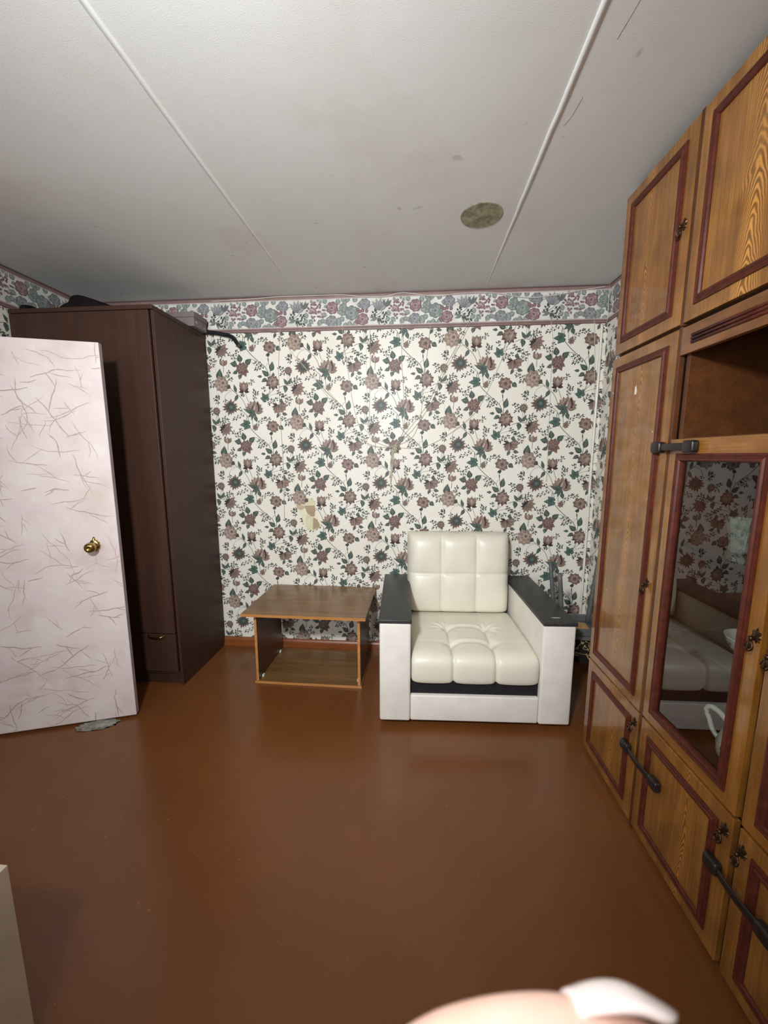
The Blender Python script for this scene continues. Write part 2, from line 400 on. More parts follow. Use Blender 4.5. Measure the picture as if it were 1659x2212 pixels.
def poinsettia(s, x, y):
    leaf(s, x - 20, y - 90, -100, 120, 80); leaf(s, x - 70, y - 55, -168, 115, 76); leaf(s, x + 55, y - 60, -40, 120, 78); leaf(s, x - 70, y + 40, 160, 85, 50); leaf(s, x - 30, y + 80, 105, 80, 55, 0, G0, G2)
    for a, L in ((30, 118), (62, 135), (95, 105), (128, 100), (165, 105), (205, 110), (250, 100), (290, 105), (335, 110)): s.petal(x, y, a, L, 72, P0, (128, 92, 90), P1, 0.85, 0, 6, 0.3)
    for k in range(7): s.petal(x, y - 8, k * 51 + 20, 72, 44, P1, P0, P2, 0.9, 0, 5, 0.2)
    for k in range(5): s.petal(x + 4, y - 10, k * 72, 34, 22, P2, P0, None, 1, 0, 4)
def tulip(s, x, y):
    for a in (-120, -60, -90): s.petal(x + (a + 90) * 0.25, y + 52, a, 112, 62, P0, P1, P2, 1.0, 0, 5)
    s.petal(x - 14, y + 54, -92, 100, 44, P1, P2, P3, 1.1, 0, 5); s.stem([(x, y + 50), (x - 4, y + 110), (x - 6, y + 165)], 7, ST)
def bud(s, x, y):
    for a in (-150, -30, 170, 8): s.petal(x, y + 55, a, 82, 44, PD, P0, None, 0.9, 0, 5, 0.2)
    for a in (-112, -90, -68): s.petal(x, y + 62, a, 150, 70, P0, P1, P2, 1.1, 0, 6)
    s.petal(x, y + 50, -92, 100, 50, P1, P3, None, 1.1, 0, 5)
def starflower(s, x, y):
    for a in (170, 140, 205, -118, -90): s.petal(x - 25, y, a, 88, 40, G0, P0, None, 0.9, 0, 5, 0.3)
    for a in (108, 82, 54, 24, -6, -40): s.petal(x - 25, y - 18, a, 125, 54, P0, P1, P2, 0.8, 0, 6, 0.35)
def droop(s, x, y):
    for a in (150, 172, 205): s.petal(x - 10, y - 20, a, 105, 34, G0, P0, None, 0.9, 0, 5, 0.3)
    leaf(s, x + 25, y - 62, -78, 70, 52); leaf(s, x + 30, y - 55, -30, 50, 34)
    for a in (115, 95, 60, 35, 8): s.petal(x - 12, y - 40, a, 138, 76, P0, P1, P2, 1.2, 0, 6)
    s.petal(x - 10, y - 40, 70, 90, 30, PD, P1, None, 1, 0, 5)
def aster(s, x, y):
    for k in range(12): s.petal(x, y, k * 30, 62, 26, P0, P1, None, 1.1, 0, 4)
    for k in range(8): s.petal(x, y, k * 45 + 10, 36, 18, (110, 100, 84), P2, None, 1.1, 0, 4)
    leaf(s, x + 15, y + 35, 80, 40, 24)
def ivy(s, x, y, ang, L):
    for a, k in ((0, 1.0), (-48, 0.78), (48, 0.78), (-100, 0.5), (100, 0.5)): leaf(s, x, y, ang + a, L * k, L * 0.5, 0.0, (44, 70, 66), (78, 106, 98))

def grow(fn, k):
    def g(s, x, y, *a):
        n0 = len(s.v); fn(s, x, y, *a)
        for i in range(n0, len(s.v)): q = s.v[i]; s.v[i] = (x + (q[0] - x) * k, y + (q[1] - y) * k, q[2])
    return g
lotus, sunflower, poinsettia, bud, starflower, droop, aster, bigrose = grow(lotus, 1.10), grow(sunflower, 1.16), grow(poinsettia, 1.14), grow(bud, 1.16), grow(starflower, 1.18), grow(droop, 1.16), grow(aster, 1.2), grow(rose, 1.13)

def floral_tile():
    s = Sheet()
    S = s.stem
    S([(500, 190), (492, 260), (515, 330), (560, 420), (640, 510), (740, 600), (850, 690), (900, 770), (925, 840)], 10, ST)
    S([(915, 500), (915, 580), (935, 680), (945, 760), (940, 850)], 8, ST); S([(925, 640), (885, 670), (870, 720)], 4, ST); S([(920, 560), (922, 610)], 14, G0)
    S([(590, 200), (592, 280), (600, 360)], 7, ST)
    S([(700, 590), (620, 575), (540, 610), (470, 690)], 6, ST); S([(610, 580), (640, 640), (720, 690)], 4, ST)
    S([(940, 1050), (910, 1130), (860, 1200), (800, 1280)], 9, ST); S([(990, 1080), (930, 1130), (850, 1230)], 6, ST)
    S([(1080, 1045), (1160, 1015), (1250, 1005), (1320, 1020), (1380, 1060)], 8, ST); S([(1290, 990), (1340, 1010), (1375, 1050)], 5, ST)
    S([(1245, 1000), (1250, 900), (1255, 820)], 5, ST); S([(1265, 990), (1280, 900), (1272, 820)], 5, ST)
    S([(850, 1230), (940, 1170), (1060, 1140)], 5, ST); S([(870, 1230), (940, 1235), (1000, 1270), (1050, 1330)], 6, ST)
    S([(550, 1290), (520, 1220), (490, 1130)], 7, ST); S([(500, 1400), (465, 1290), (410, 1200), (340, 1140), (250, 1060), (180, 1010)], 8, ST); S([(340, 1140), (335, 1070), (320, 1010)], 6, ST)
    S([(320, 1110), (240, 1080), (120, 1085), (50, 1130)], 4, ST); S([(330, 1150), (335, 1180)], 5, ST); S([(240, 1090), (170, 1120), (120, 1190), (122, 1230)], 4, ST)
    S([(340, 1390), (420, 1430), (500, 1500), (530, 1590)], 7, ST)
    S([(1420, 1170), (1400, 1220), (1370, 1240)], 4, ST); S([(1075, 1440), (1085, 1490), (1140, 1480)], 4, ST)
    leaf(s, 325, 1110, -98, 140, 52, -0.1); leaf(s, 350, 1150, 108, 130, 56, 0.2)
    leaf(s, 1350, 1560, -92, 195, 112, 0.12)
    ivy(s, 510, 350, 178, 150); ivy(s, 850, 1235, -118, 135)
    leaf(s, 1060, 375, 38, 105, 76); leaf(s, 950, 770, -62, 165, 88, -0.25)
    leaf(s, 915, 850, -140, 150, 78); leaf(s, 880, 890, 150, 110, 62); leaf(s, 800, 855, -178, 85, 42)
    leaf(s, 1240, 1000, -122, 125, 52); leaf(s, 1255, 995, -62, 130, 50); leaf(s, 1210, 1015, 88, 120, 66, 0.2); leaf(s, 1200, 1010, 120, 70, 40)
    leaf(s, 1070, 1470, 118, 90, 48); leaf(s, 1130, 1475, 12, 92, 54); leaf(s, 1400, 1200, 120, 60, 26)
    sprig(s, 640, 380, 800, 240, 6); sprig(s, 800, 250, 890, 260, 3); sprig(s, 460, 170, 270, 260, 6); sprig(s, 440, 100, 310, 90, 3)
    sprig(s, 170, 870, 210, 770, 4); sprig(s, 160, 850, 120, 880, 3); sprig(s, 170, 860, 250, 880, 3)
    sprig(s, 1310, 480, 1300, 620, 5); sprig(s, 1330, 500, 1260, 570, 3); sprig(s, 120, 1200, 125, 1245, 1)
    sprig(s, 850, 690, 700, 740, 6); sprig(s, 820, 660, 690, 640, 4); sprig(s, 370, 610, 240, 490, 5); sprig(s, 310, 530, 370, 440, 3)
    sprig(s, 1210, 760, 1110, 730, 4); sprig(s, 1210, 790, 1140, 830, 2); sprig(s, 650, 1260, 640, 1090, 6); sprig(s, 655, 1160, 700, 1120, 2); sprig(s, 550, 1000, 620, 930, 3)
    sprig(s, 1040, 1090, 1150, 1170, 6); sprig(s, 1100, 1150, 1290, 1230, 6); sprig(s, 1200, 1210, 1250, 1310, 3); sprig(s, 920, 1260, 1030, 1225, 3); sprig(s, 940, 1250, 920, 1310, 2); sprig(s, 870, 1090, 810, 1060, 2)
    sprig(s, 1280, 310, 1130, 260, 5); sprig(s, 1250, 330, 1200, 360, 2); sprig(s, 480, 1150, 440, 1150, 3); sprig(s, 1310, 1000, 1400, 880, 4); sprig(s, 1330, 960, 1450, 920, 3)
    bigrose(s, 955, 385, 98, P0, P1, P2, 30); s.petal(910, 480, 70, 60, 70, G0, G1)
    sunflower(s, 200, 60); poinsettia(s, 455, 720)
    bigrose(s, 1385, 320, 122, P1, P2, P3, 10); s.petal(1480, 350, 30, 70, 80, G1, P0); bigrose(s, 1405, 300, 84, P0, P2, P3, 50)
    bud(s, 470, 1030); tulip(s, 130, 620); aster(s, 1262, 770); starflower(s, 1425, 1080); droop(s, 1080, 1370)
    s.petal(600, 400, 0, 0.1, 1, P0, P1)
    for a in (-150, -100, -50, 0, 50, 100, 150): s.petal(640, 400, a, 58, 36, P0, P1, P2, 1, 0, 4)
    for k in range(10): s.petal(980, 960, k * 36 + 15, 132, 62, PD, P0, None, 0.85, 0, 5, 0.3)
    leaf(s, 1000, 860, -90, 70, 44); bigrose(s, 985, 945, 98, P0, P1, P2, 80); s.petal(960, 1010, -60, 120, 60, P1, P3, None, 1, 0.3, 5)
    lotus(s, 640, 1380)
    return s

def border_tile():
    """one repeat (1195 wide) of the rose border, y 110..500"""
    s = Sheet(); g0 = (104, 114, 110); g1 = (138, 146, 142); g2 = (168, 174, 170); v0 = (110, 108, 114); v1 = (146, 144, 150); k0 = (112, 82, 88); k1 = (152, 126, 130); k2 = (184, 164, 164)
    def lv(x, y, a, L, W): s.petal(x, y, a, L * 1.15, W * 1.2, g0, g1, g2, 0.9, 0, 5, 0.1)
    def rs(x, y, r, d, m, l, a=0):
        for k in range(8): q = math.radians(a + 45 * k); s.disc(x + r * 0.72 * math.cos(q), y + r * 0.72 * math.sin(q), r * 0.44, r * 0.40, m, d, 9)
        for k in range(6): s.petal(x, y, a + 60 * k, r * 0.92, r * 0.8, d, l if k % 2 else m, None, 1.35, 0.15, 5)
        s.disc(x, y, r * 0.5, r * 0.46, l, m, 12)
        for k in range(4): s.petal(x - r * 0.1, y, a + 90 * k, r * 0.45, r * 0.26, d, l, None, 1, 0.7, 4)
        s.disc(x, y, r * 0.16, r * 0.14, d, d, 8)
    s.stem([(640, 300), (560, 360), (450, 400)], 8, g0); s.stem([(430, 230), (490, 210), (560, 240)], 8, g0); s.stem([(640, 290), (760, 150)], 8, g0)
    for q in ((60, 200, -80), (70, 320, 180), (10, 330, -20), (80, 450, 100), (170, 470, 80), (110, 170, -90), (200, 170, -60), (250, 200, 10), (60, 380, 150), (190, 450, 40), (140, 430, 95), (0, 420, 120), (-30, 200, -100), (20, 160, -60)): lv(q[0], q[1], q[2], 92, 66)
    rs(170, 320, 100, g0, g1, g2); rs(370, 200, 78, v0, v1, g2, 20); rs(40, 240, 60, g0, g1, g2)
    for q in ((265, 275), (300, 300), (400, 300), (240, 440), (265, 460), (340, 290)): s.disc(q[0], q[1], 26, 26, k1, k0)
    rs(340, 415, 82, k0, k1, k2, 40)
    for a in (-130, -108, -85, -62, -40): s.petal(600, 300, a, 190, 62, v0, v1, g2, 0.9, 0, 6, 0.3)
    for a in (-115, -75, -50): s.petal(700, 250, a, 130, 40, g0, v0, None, 0.8, 0, 5, 0.4)
    for a in (180, 150, 30, 60): s.petal(560, 400, a, 120, 40, g0, g1, None, 0.8, 0.2, 5, 0.3)
    sprig(s, 560, 380, 680, 460, 5, 46, 24); sprig(s, 480, 400, 520, 300, 4, 44, 24); sprig(s, 620, 350, 690, 350, 3, 44, 26)
    for q in range(46):
        a = R.uniform(0, 6.28); d = math.sqrt(R.random()); x = 880 + 130 * d * math.cos(a); y = 285 + 130 * d * math.sin(a)
        s.petal(x, y, R.uniform(0, 360), 46, 32, k0, R.choice([k1, k2, k1]), None, 1, 0, 3)
    for q in ((920, 150, -90), (830, 170, -110), (1010, 230, -30), (950, 180, -70)): lv(q[0], q[1], q[2], 60, 34)
    for q in ((760, 400, 150), (770, 400, 40), (750, 380, -110), (950, 410, 110), (1030, 410, 160), (1020, 400, 60), (930, 400, 70), (1060, 350, 200), (1050, 180, -120), (780, 440, 95)): lv(q[0], q[1], q[2], 84, 58)
    rs(1140, 240, 84, k0, k1, k2, 15); rs(1130, 430, 80, v0, v1, g2, 33)
    for q in ((1210, 300, 0), (1220, 380, 60), (1190, 460, 90)): lv(q[0], q[1], q[2], 70, 54)
    return s

def lay(name, sheet, places, to3d, clip, mat, parent, layer=3.0e-6, s=1.0):
    """sheet shapes at each (px, py) of places -> one thin printed mesh; to3d(x, y, h) lifts them on the wall; clip = planes (co, no) that cut away what is outside"""
    V = []; F = []; C = []
    for (ox, oy) in places:
        b = len(V)
        for (x, y, k), c in zip(sheet.v, sheet.c): V.append(to3d(ox + x * s, oy - y * s, k * layer)); C.append(rgba(c))
        F += [tuple(b + i for i in f) for f in sheet.f]
    me = bpy.data.meshes.new(name); me.from_pydata(V, [], F)
    at = me.color_attributes.new('ink', 'FLOAT_COLOR', 'POINT'); at.data.foreach_set('color', [q for c in C for q in c])
    bm = bmesh.new(); bm.from_mesh(me)
    for co, no in clip:
        bmesh.ops.bisect_plane(bm, geom=list(bm.verts) + list(bm.edges) + list(bm.faces), dist=1e-7, plane_co=co, plane_no=no, clear_outer=True)
    bm.to_mesh(me); bm.free()
    me.materials.append(mat)
    o = bpy.data.objects.new(name, me); COL.objects.link(o)
    if parent: o.parent = parent
    return o

# ------------------------------------------------------------------ the room
XL, XR, YB, YF, H = -2.316, 1.205, 2.697, -1.75, 2.5
DY0, DY1, DH = 0.72, 1.60, 2.03      # doorway in the left wall
floor = struct(obj('floor', box(XL - 1.4, XR + 0.12, YF - 0.12, YB + 0.12, -0.08, 0), M_floor))
ceil = struct(obj('ceiling', box(XL - 1.4, XR + 0.12, YF - 0.12, YB + 0.12, H, H + 0.08), M_ceil))
for x, nm in ((-0.790, 0), (0.4345, 1)):        # plastered ridges over the joints of the ceiling slabs
    bm = bmesh.new(); n = 60; rows = []
    rr = random.Random(5 + nm)
    for i in range(n + 1):
        y = YF + (YB - 0.05 - YF) * i / n; x1 = x + rr.uniform(-0.0012, 0.0012); wd = 0.0075 * min(1.0, (YB - y) / 1.2 + 0.25); dp = 0.0062 * min(1.0, (YB - y) / 1.2 + 0.2)
        if nm == 0: prof = ((-1.6, 0.0), (-0.5, 0.85), (0.3, 1.0), (0.9, 0.7), (1.15, 0.0))
        else: prof = ((-1.1, 0.0), (-0.85, 0.8), (0.2, 1.0), (0.9, 0.6), (2.2, 0.0))
        rows.append([bm.verts.new((x1 + a * wd, y, H + 0.0004 - b * dp)) for a, b in prof])
    for i in range(n):
        for k in range(4): bm.faces.new((rows[i][k], rows[i][k + 1], rows[i + 1][k + 1], rows[i + 1][k]))
    obj('joint_ridge', fixn(bm), M_ceil, ceil, smooth=True)
bm = bmesh.new(); rr = random.Random(9)                  # crack in the paper beside the right joint
for pts in ([(0.53, 0.86), (0.525, 0.95), (0.522, 1.05), (0.512, 1.12), (0.51, 1.2)], [(0.487, 1.36), (0.478, 1.42), (0.472, 1.46)]):
    add_tube(bm, catmull([(a + rr.uniform(-0.004, 0.004), b, H) for a, b in pts], 5), 0.0009, 5)
obj('paper_crack', bm, plain('lifted_paper', (150, 148, 146), 0.8), ceil)
struct(obj('wall_back', box(XL - 0.12, XR + 0.12, YB, YB + 0.12, 0, H), M_paper))
wb = bpy.data.objects['wall_back']
struct(obj('wall_right', box(XR, XR + 0.12, YF, YB, 0, H), M_paper)); wr = bpy.data.objects['wall_right']
bm = box(XL - 0.12, XL, DY1, YB, 0, H); add_box(bm, XL - 0.12, XL, YF, DY0, 0, H); add_box(bm, XL - 0.12, XL, DY0, DY1, DH, H)
struct(obj('wall_left', bm, M_paper)); wlft = bpy.data.objects['wall_left']
WX0, WX1, WZ0, WZ1 = -1.95, -0.55, 0.85, 2.25           # unseen window behind the photographer, added to go with the fill light
bm = box(XL, WX0, YF - 0.12, YF, 0, H); add_box(bm, WX1, XR, YF - 0.12, YF, 0, H); add_box(bm, WX0, WX1, YF - 0.12, YF, 0, WZ0); add_box(bm, WX0, WX1, YF - 0.12, YF, WZ1, H)
struct(obj('wall_front', bm, M_wall))
win = bpy.data.objects.new('fill_window_1', None); COL.objects.link(win); win.location = ((WX0 + WX1) / 2, YF - 0.06, WZ0); struct(win)
a_, hh = (WX1 - WX0) / 2, WZ1 - WZ0
bm = bmesh.new()
for q in ((-a_, -a_ + 0.05, 0, hh), (a_ - 0.05, a_, 0, hh), (-a_ + 0.05, a_ - 0.05, 0, 0.05), (-a_ + 0.05, a_ - 0.05, hh - 0.05, hh), (-0.025, 0.025, 0.05, hh - 0.05)): add_box(bm, q[0], q[1], -0.03, 0.03, q[2], q[3], 0.003)
obj('window_frame', bm, M_whitepaint, win)
for sx in (-1, 1): obj('pane', box(min(sx * 0.025, sx * (a_ - 0.05)), max(sx * 0.025, sx * (a_ - 0.05)), -0.003, 0.003, 0.05, hh - 0.05), M_pane, win)
# hallway behind the doorway
struct(obj('wall_hall', box(XL - 1.4, XL - 1.32, YF, YB, 0, H), M_wall))
bm = box(XL - 1.32, XL - 0.12, 0.2, 0.26, 0, H); add_box(bm, XL - 1.32, XL - 0.12, 2.2, 2.26, 0, H)
struct(obj('wall_hall_ends', bm, M_wall))
# door casing
bm = bmesh.new()
for y0, y1, z0, z1 in ((DY0 - 0.06, DY0 + 0.02, 0, DH + 0.06), (DY1 - 0.02, DY1 + 0.06, 0, DH + 0.06), (DY0 + 0.02, DY1 - 0.02, DH - 0.02, DH + 0.06)): add_box(bm, XL - 0.13, XL + 0.012, y0, y1, z0, z1, 0.003)
struct(obj('trim_1', bm, M_whitepaint))
# baseboards
def skirting(name, x0, y0, x1, y1, nx, ny):
    bm = bmesh.new(); prof = [(0, 0), (0.028, 0), (0.028, 0.012), (0.018, 0.018), (0.018, 0.048), (0.012, 0.060), (0, 0.064)]
    a = [bm.verts.new((x0 + nx * d, y0 + ny * d, z)) for d, z in prof]; b = [bm.verts.new((x1 + nx * d, y1 + ny * d, z)) for d, z in prof]
    for i in range(len(prof)): j = (i + 1) % len(prof); bm.faces.new((a[i], a[j], b[j], b[i]))
    bm.faces.new(a); bm.faces.new(b[::-1])
    return struct(obj(name, fixn(bm), M_skirting))
skirting('baseboard_back', XL, YB, XR, YB, 0, -1)
skirting('baseboard_right', XR, 1.84, XR, YB - 0.028, -1, 0)
skirting('baseboard_front', XL, YF, XR, YF, 0, 1)

# wallpaper: printed motif in 0.53 m strips with a half drop, and the rose border under the ceiling
tile = floral_tile(); S0 = 0.53 / 1306
BZ = 2.272                                               # lower edge of the border
def places(ax0, x0, x1, z0, z1):
    out = []
    for i in range(-9, 10):
        for j in range(-2, 7):
            lx = ax0 + 0.53 * i; lz = 0.976 + 0.53 * j + (0.265 if i % 2 else 0.0) - 0.53
            ox = lx - 640 * S0; oz = lz + 1380 * S0
            if ox + 0.64 < x0 or ox > x1 or oz < z0 or oz - 0.68 > z1: continue
            out.append((ox, oz))
    return out
EPS = 0.0004
lay('flower_print', tile, places(-0.600, XL, XR, 0.05, BZ + 0.01), lambda x, y, h: (x, YB - EPS - h, y),
    [((XL, 0, 0), (-1, 0, 0)), ((XR, 0, 0), (1, 0, 0)), ((0, 0, 0.05), (0, 0, -1)), ((0, 0, BZ + 0.01), (0, 0, 1))], M_ink, wb, s=S0)
lay('flower_print', tile, places(2.62, 1.75, YB, 0.05, BZ + 0.01), lambda x, y, h: (XR - EPS - h, 2 * YB - 2.62 - (x - 0) + 0.0, y) if False else (XR - EPS - h, x, y),
    [((0, YB - 0.002, 0), (0, 1, 0)), ((0, 1.75, 0), (0, -1, 0)), ((0, 0, 0.05), (0, 0, -1)), ((0, 0, BZ + 0.01), (0, 0, 1))], M_ink, wr, s=S0)
lay('flower_print', tile, places(1.9, 1.66, 2.14, 1.2, BZ + 0.01), lambda x, y, h: (XL + EPS + h, x, y),
    [((0, 2.14, 0), (0, 1, 0)), ((0, 1.66, 0), (0, -1, 0)), ((0, 0, 1.2), (0, 0, -1)), ((0, 0, BZ + 0.01), (0, 0, 1))], M_ink, wlft, s=S0)
seam = Sheet()
for i in range(-3, 5):
    if XL + 0.02 < -0.865 + 0.53 * i < XR - 0.02: seam.poly([(-0.865 + 0.53 * i - 0.0012, -BZ), (-0.865 + 0.53 * i + 0.0012, -BZ), (-0.865 + 0.53 * i + 0.0014, -0.06), (-0.865 + 0.53 * i - 0.0010, -0.06)], (206, 194, 176))
lay('paper_seam', seam, [(0, 0)], lambda x, y, h: (x, YB - 0.0002, y), [], M_ink, wb)['kind'] = 'stuff'
bt = border_tile(); S1 = 0.17 / 390; PERB = 1195 * S1 * 1.063
M_bground = plain('border_ground', (214, 212, 204), 0.5, 0.3)
M_bdark = plain('border_line', (92, 64, 68), 0.5); M_blight = plain('border_pale_line', (188, 172, 170), 0.5)
def border(parent, kind, c, a0, a1, anchor):
    """strip of border paper on a wall: c = wall plane, a0..a1 along the wall"""
    def P(a, d, z): return (a, c - d, z) if kind == 'y' else (c + kind * d, a, z)
    def strip(name, z0, z1, d, m, bulge=0.0):
        bm = bmesh.new(); n = 6; rows = []
        for i in range(n + 1):
            t = i / n; z = z0 + (z1 - z0) * t; dd = d + bulge * math.sin(PI * t)
            rows.append([bm.verts.new(P(a0, dd, z)), bm.verts.new(P(a1, dd, z))])
        for i in range(n): bm.faces.new((rows[i][0], rows[i][1], rows[i + 1][1], rows[i + 1][0]))
        bm.faces.new([bm.verts.new(P(a, q, z)) for a, q, z in ((a0, 0, z0), (a1, 0, z0), (a1, d, z0), (a0, d, z0))])
        obj(name, bm, m, parent, smooth=True)
    strip('border_paper', BZ + 0.004, H - 0.004, 0.0016, M_bground)
    strip('border_band', BZ, BZ + 0.024, 0.0022, M_pinkline, 0.0012); strip('border_band', H - 0.026, H - 0.001, 0.0022, M_pinkline, 0.0012)
    strip('border_stripe', BZ + 0.024, BZ + 0.030, 0.0022, M_blight); strip('border_stripe', BZ - 0.001, BZ + 0.004, 0.0030, M_bdark)
    strip('border_stripe', BZ + 0.012, BZ + 0.015, 0.0036, M_bdark); strip('border_stripe', H - 0.032, H - 0.026, 0.0022, M_blight); strip('border_stripe', H - 0.008, H - 0.001, 0.0036, M_bdark)
    pl = [(anchor + PERB * i, 2.47 + 110 * S1) for i in range(-8, 9) if anchor + PERB * i < a1 and anchor + PERB * i + 0.6 > a0]
    nA = (1, 0, 0) if kind == 'y' else (0, 1, 0)
    lay('rose_print', bt, pl, lambda x, y, h: P(x, 0.0019 + h, y), [(P(a1, 0, 0), nA), (P(a0, 0, 0), tuple(-q for q in nA)), ((0, 0, BZ + 0.028), (0, 0, -1)), ((0, 0, H - 0.03), (0, 0, 1))], M_ink, parent, layer=4e-6, s=S1)
border(wb, 'y', YB, XL + 0.004, XR - 0.004, -0.912 - 340 * S1)
border(wlft, 1, XL, 1.30, YB - 0.005, 2.3)
border(wr, -1, XR, 1.75, YB - 0.005, 2.45)
# torn patch: the under-layers of paper show
tp = Sheet()
W1 = (212, 207, 172); W2 = (226, 220, 192); W3 = (170, 148, 120); W4 = (190, 172, 146); W5 = (150, 126, 100)
def onw(pts): return [(x, -z) for x, z in pts]
tp.poly(onw([(-0.862, 1.152), (-0.80, 1.156), (-0.745, 1.135), (-0.711, 1.12), (-0.716, 1.043), (-0.700, 1.0), (-0.675, 0.96), (-0.689, 0.924), (-0.741, 0.900), (-0.80, 0.93), (-0.815, 1.0), (-0.852, 1.06)]), W2)
tp.poly(onw([(-0.862, 1.150), (-0.80, 1.156), (-0.745, 1.135), (-0.712, 1.118), (-0.716, 1.083), (-0.80, 1.080), (-0.84, 1.105)]), W1)
tp.poly(onw([(-0.862, 1.125), (-0.835, 1.10), (-0.80, 1.082), (-0.716, 1.086), (-0.716, 1.078), (-0.79, 1.070), (-0.82, 1.05), (-0.848, 1.062)]), W4)
tp.poly(onw([(-0.79, 1.072), (-0.718, 1.078), (-0.716, 1.043), (-0.722, 1.008), (-0.745, 1.004), (-0.775, 1.03)]), W3)
tp.poly(onw([(-0.775, 1.028), (-0.745, 1.003), (-0.727, 1.004), (-0.733, 0.91), (-0.780, 0.905), (-0.79, 0.98)]), W1)
tp.poly(onw([(-0.732, 1.0), (-0.704, 0.985), (-0.684, 0.945), (-0.690, 0.925), (-0.737, 0.910)]), W3)
tp.poly(onw([(-0.79, 1.083), (-0.718, 1.086), (-0.718, 1.081), (-0.79, 1.077)]), W5)
lay('torn_patch', tp, [(0, 0)], lambda x, y, h: (x, YB - 0.0016 - h, y), [], M_ink, wb, layer=2e-5)

# ------------------------------------------------------------------ wall cabinets (a row of lacquered units along the right wall)
XC, XBK = 0.850, 1.182
COLS = [(1.398, 1.808), (0.967, 1.382), (0.536, 0.951)]; EDGE = 0.0145      # doors; each unit also shows its near side panel's edge
CANG = 0.01612; PIV = Vector((XC, 1.4, 0))                                   # the row stands very slightly askew to the wall
def settle(t):
    t.location = PIV + Matrix.Rotation(CANG, 3, 'Z') @ (t.location - PIV); t.rotation_euler.z = CANG; return t
def frame_sweep(y0, y1, z0, z1, prof):
    """mitred frame on a door that faces -x: prof = [(inset from the outer rectangle, height towards the room)]"""
    bm = bmesh.new(); loops = []
    for d, h in prof: loops.append([bm.verts.new((-h, y, z)) for y, z in ((y0 + d, z0 + d), (y1 - d, z0 + d), (y1 - d, z1 - d), (y0 + d, z1 - d))])
    for a, b in zip(loops[:-1], loops[1:]):
        for k in range(4): j = (k + 1) % 4; bm.faces.new((a[k], a[j], b[j], b[k]))
    return fixn(bm)
MOULD = [(0, 0), (0.001, 0.005), (0.006, 0.007), (0.010, 0.0045), (0.013, 0.0045), (0.017, 0.0085), (0.023, 0.0085), (0.0265, 0.004), (0.0275, 0)]
def knob_mesh():
    bm = bmesh.new(); n = 32                          # leafy back plate
    c = bm.verts.new((-0.007, 0, 0.004)); ring = []; ring2 = []
    for k in range(n):
        a = 2 * PI * k / n; rr = 0.0155 * (1 + 0.22 * math.cos(8 * a)) * (1 + 0.45 * max(0, math.sin(a)) ** 3)
        ring.append(bm.verts.new((-0.0045, rr * 0.75 * math.cos(a), 0.004 + rr * 0.75 * math.sin(a)))); ring2.append(bm.verts.new((0, rr * math.cos(a), 0.004 + rr * 1.2 * math.sin(a))))
    for k in range(n):
        j = (k + 1) % n; bm.faces.new((c, ring[k], ring[j])); bm.faces.new((ring[k], ring2[k], ring2[j], ring[j]))
    ax = Matrix.Rotation(-PI / 2, 4, 'Y')
    add_lathe(bm, [(0.006, 0.004), (0.005, 0.010), (0.0075, 0.014), (0.0085, 0.018), (0.006, 0.022), (0, 0.0235)], 14, ax)
    pts = [(-0.014, 0.010 * math.sin(t), -0.008 - 0.017 * (1 - math.cos(t))) for t in [2 * PI * k / 20 for k in range(21)]]   # hanging drop
    pts = [(x - 0.006 * (-z / 0.03), y * (0.55 + 0.9 * min(1, -z / 0.03)), z) for x, y, z in pts]
    add_tube(bm, pts, 0.0026, 6, False)
    rows = []
    for i in range(7):
        t = i / 6; z = -0.010 - 0.028 * t; wd = 0.0105 * math.sin(PI * min(1, 0.1 + t * 0.95)) ** 0.7
        rows.append([bm.verts.new((-0.016 - 0.005 * t - 0.004 * (1 - q * q), wd * q, z)) for q in (-1, -0.5, 0, 0.5, 1)])
    for i in range(6):
        for k in range(4): bm.faces.new((rows[i][k], rows[i][k + 1], rows[i + 1][k + 1], rows[i + 1][k]))
    bmesh.ops.scale(bm, vec=(0.85, 0.80, 0.78), verts=list(bm.verts))
    return mesh_of(fixn(bm), 'knob', True)
KNOB = knob_mesh()
TH = 0.019
def panel_door(root, y0, y1, z0, z1, knob, off=0.043, mat=None):
    """solid door with a red moulding frame; origin at its centre, front face at local x = 0"""
    cy, cz = (y0 + y1) / 2, (z0 + z1) / 2; a, b = (y1 - y0) / 2 - 0.0015, (z1 - z0) / 2 - 0.0015
    L = root.location
    d = obj('door', box(0, TH, -a, a, -b, b, 0.002), mat or M_ash, root, (XC - L.x, cy - L.y, cz - L.z))
    obj('moulding', frame_sweep(-a + off, a - off, -b + off, b - off, MOULD), M_red, d)
    if knob: obj('knob', KNOB, M_bronze, d, (0, knob[0] - cy, knob[1] - cz))
    return d
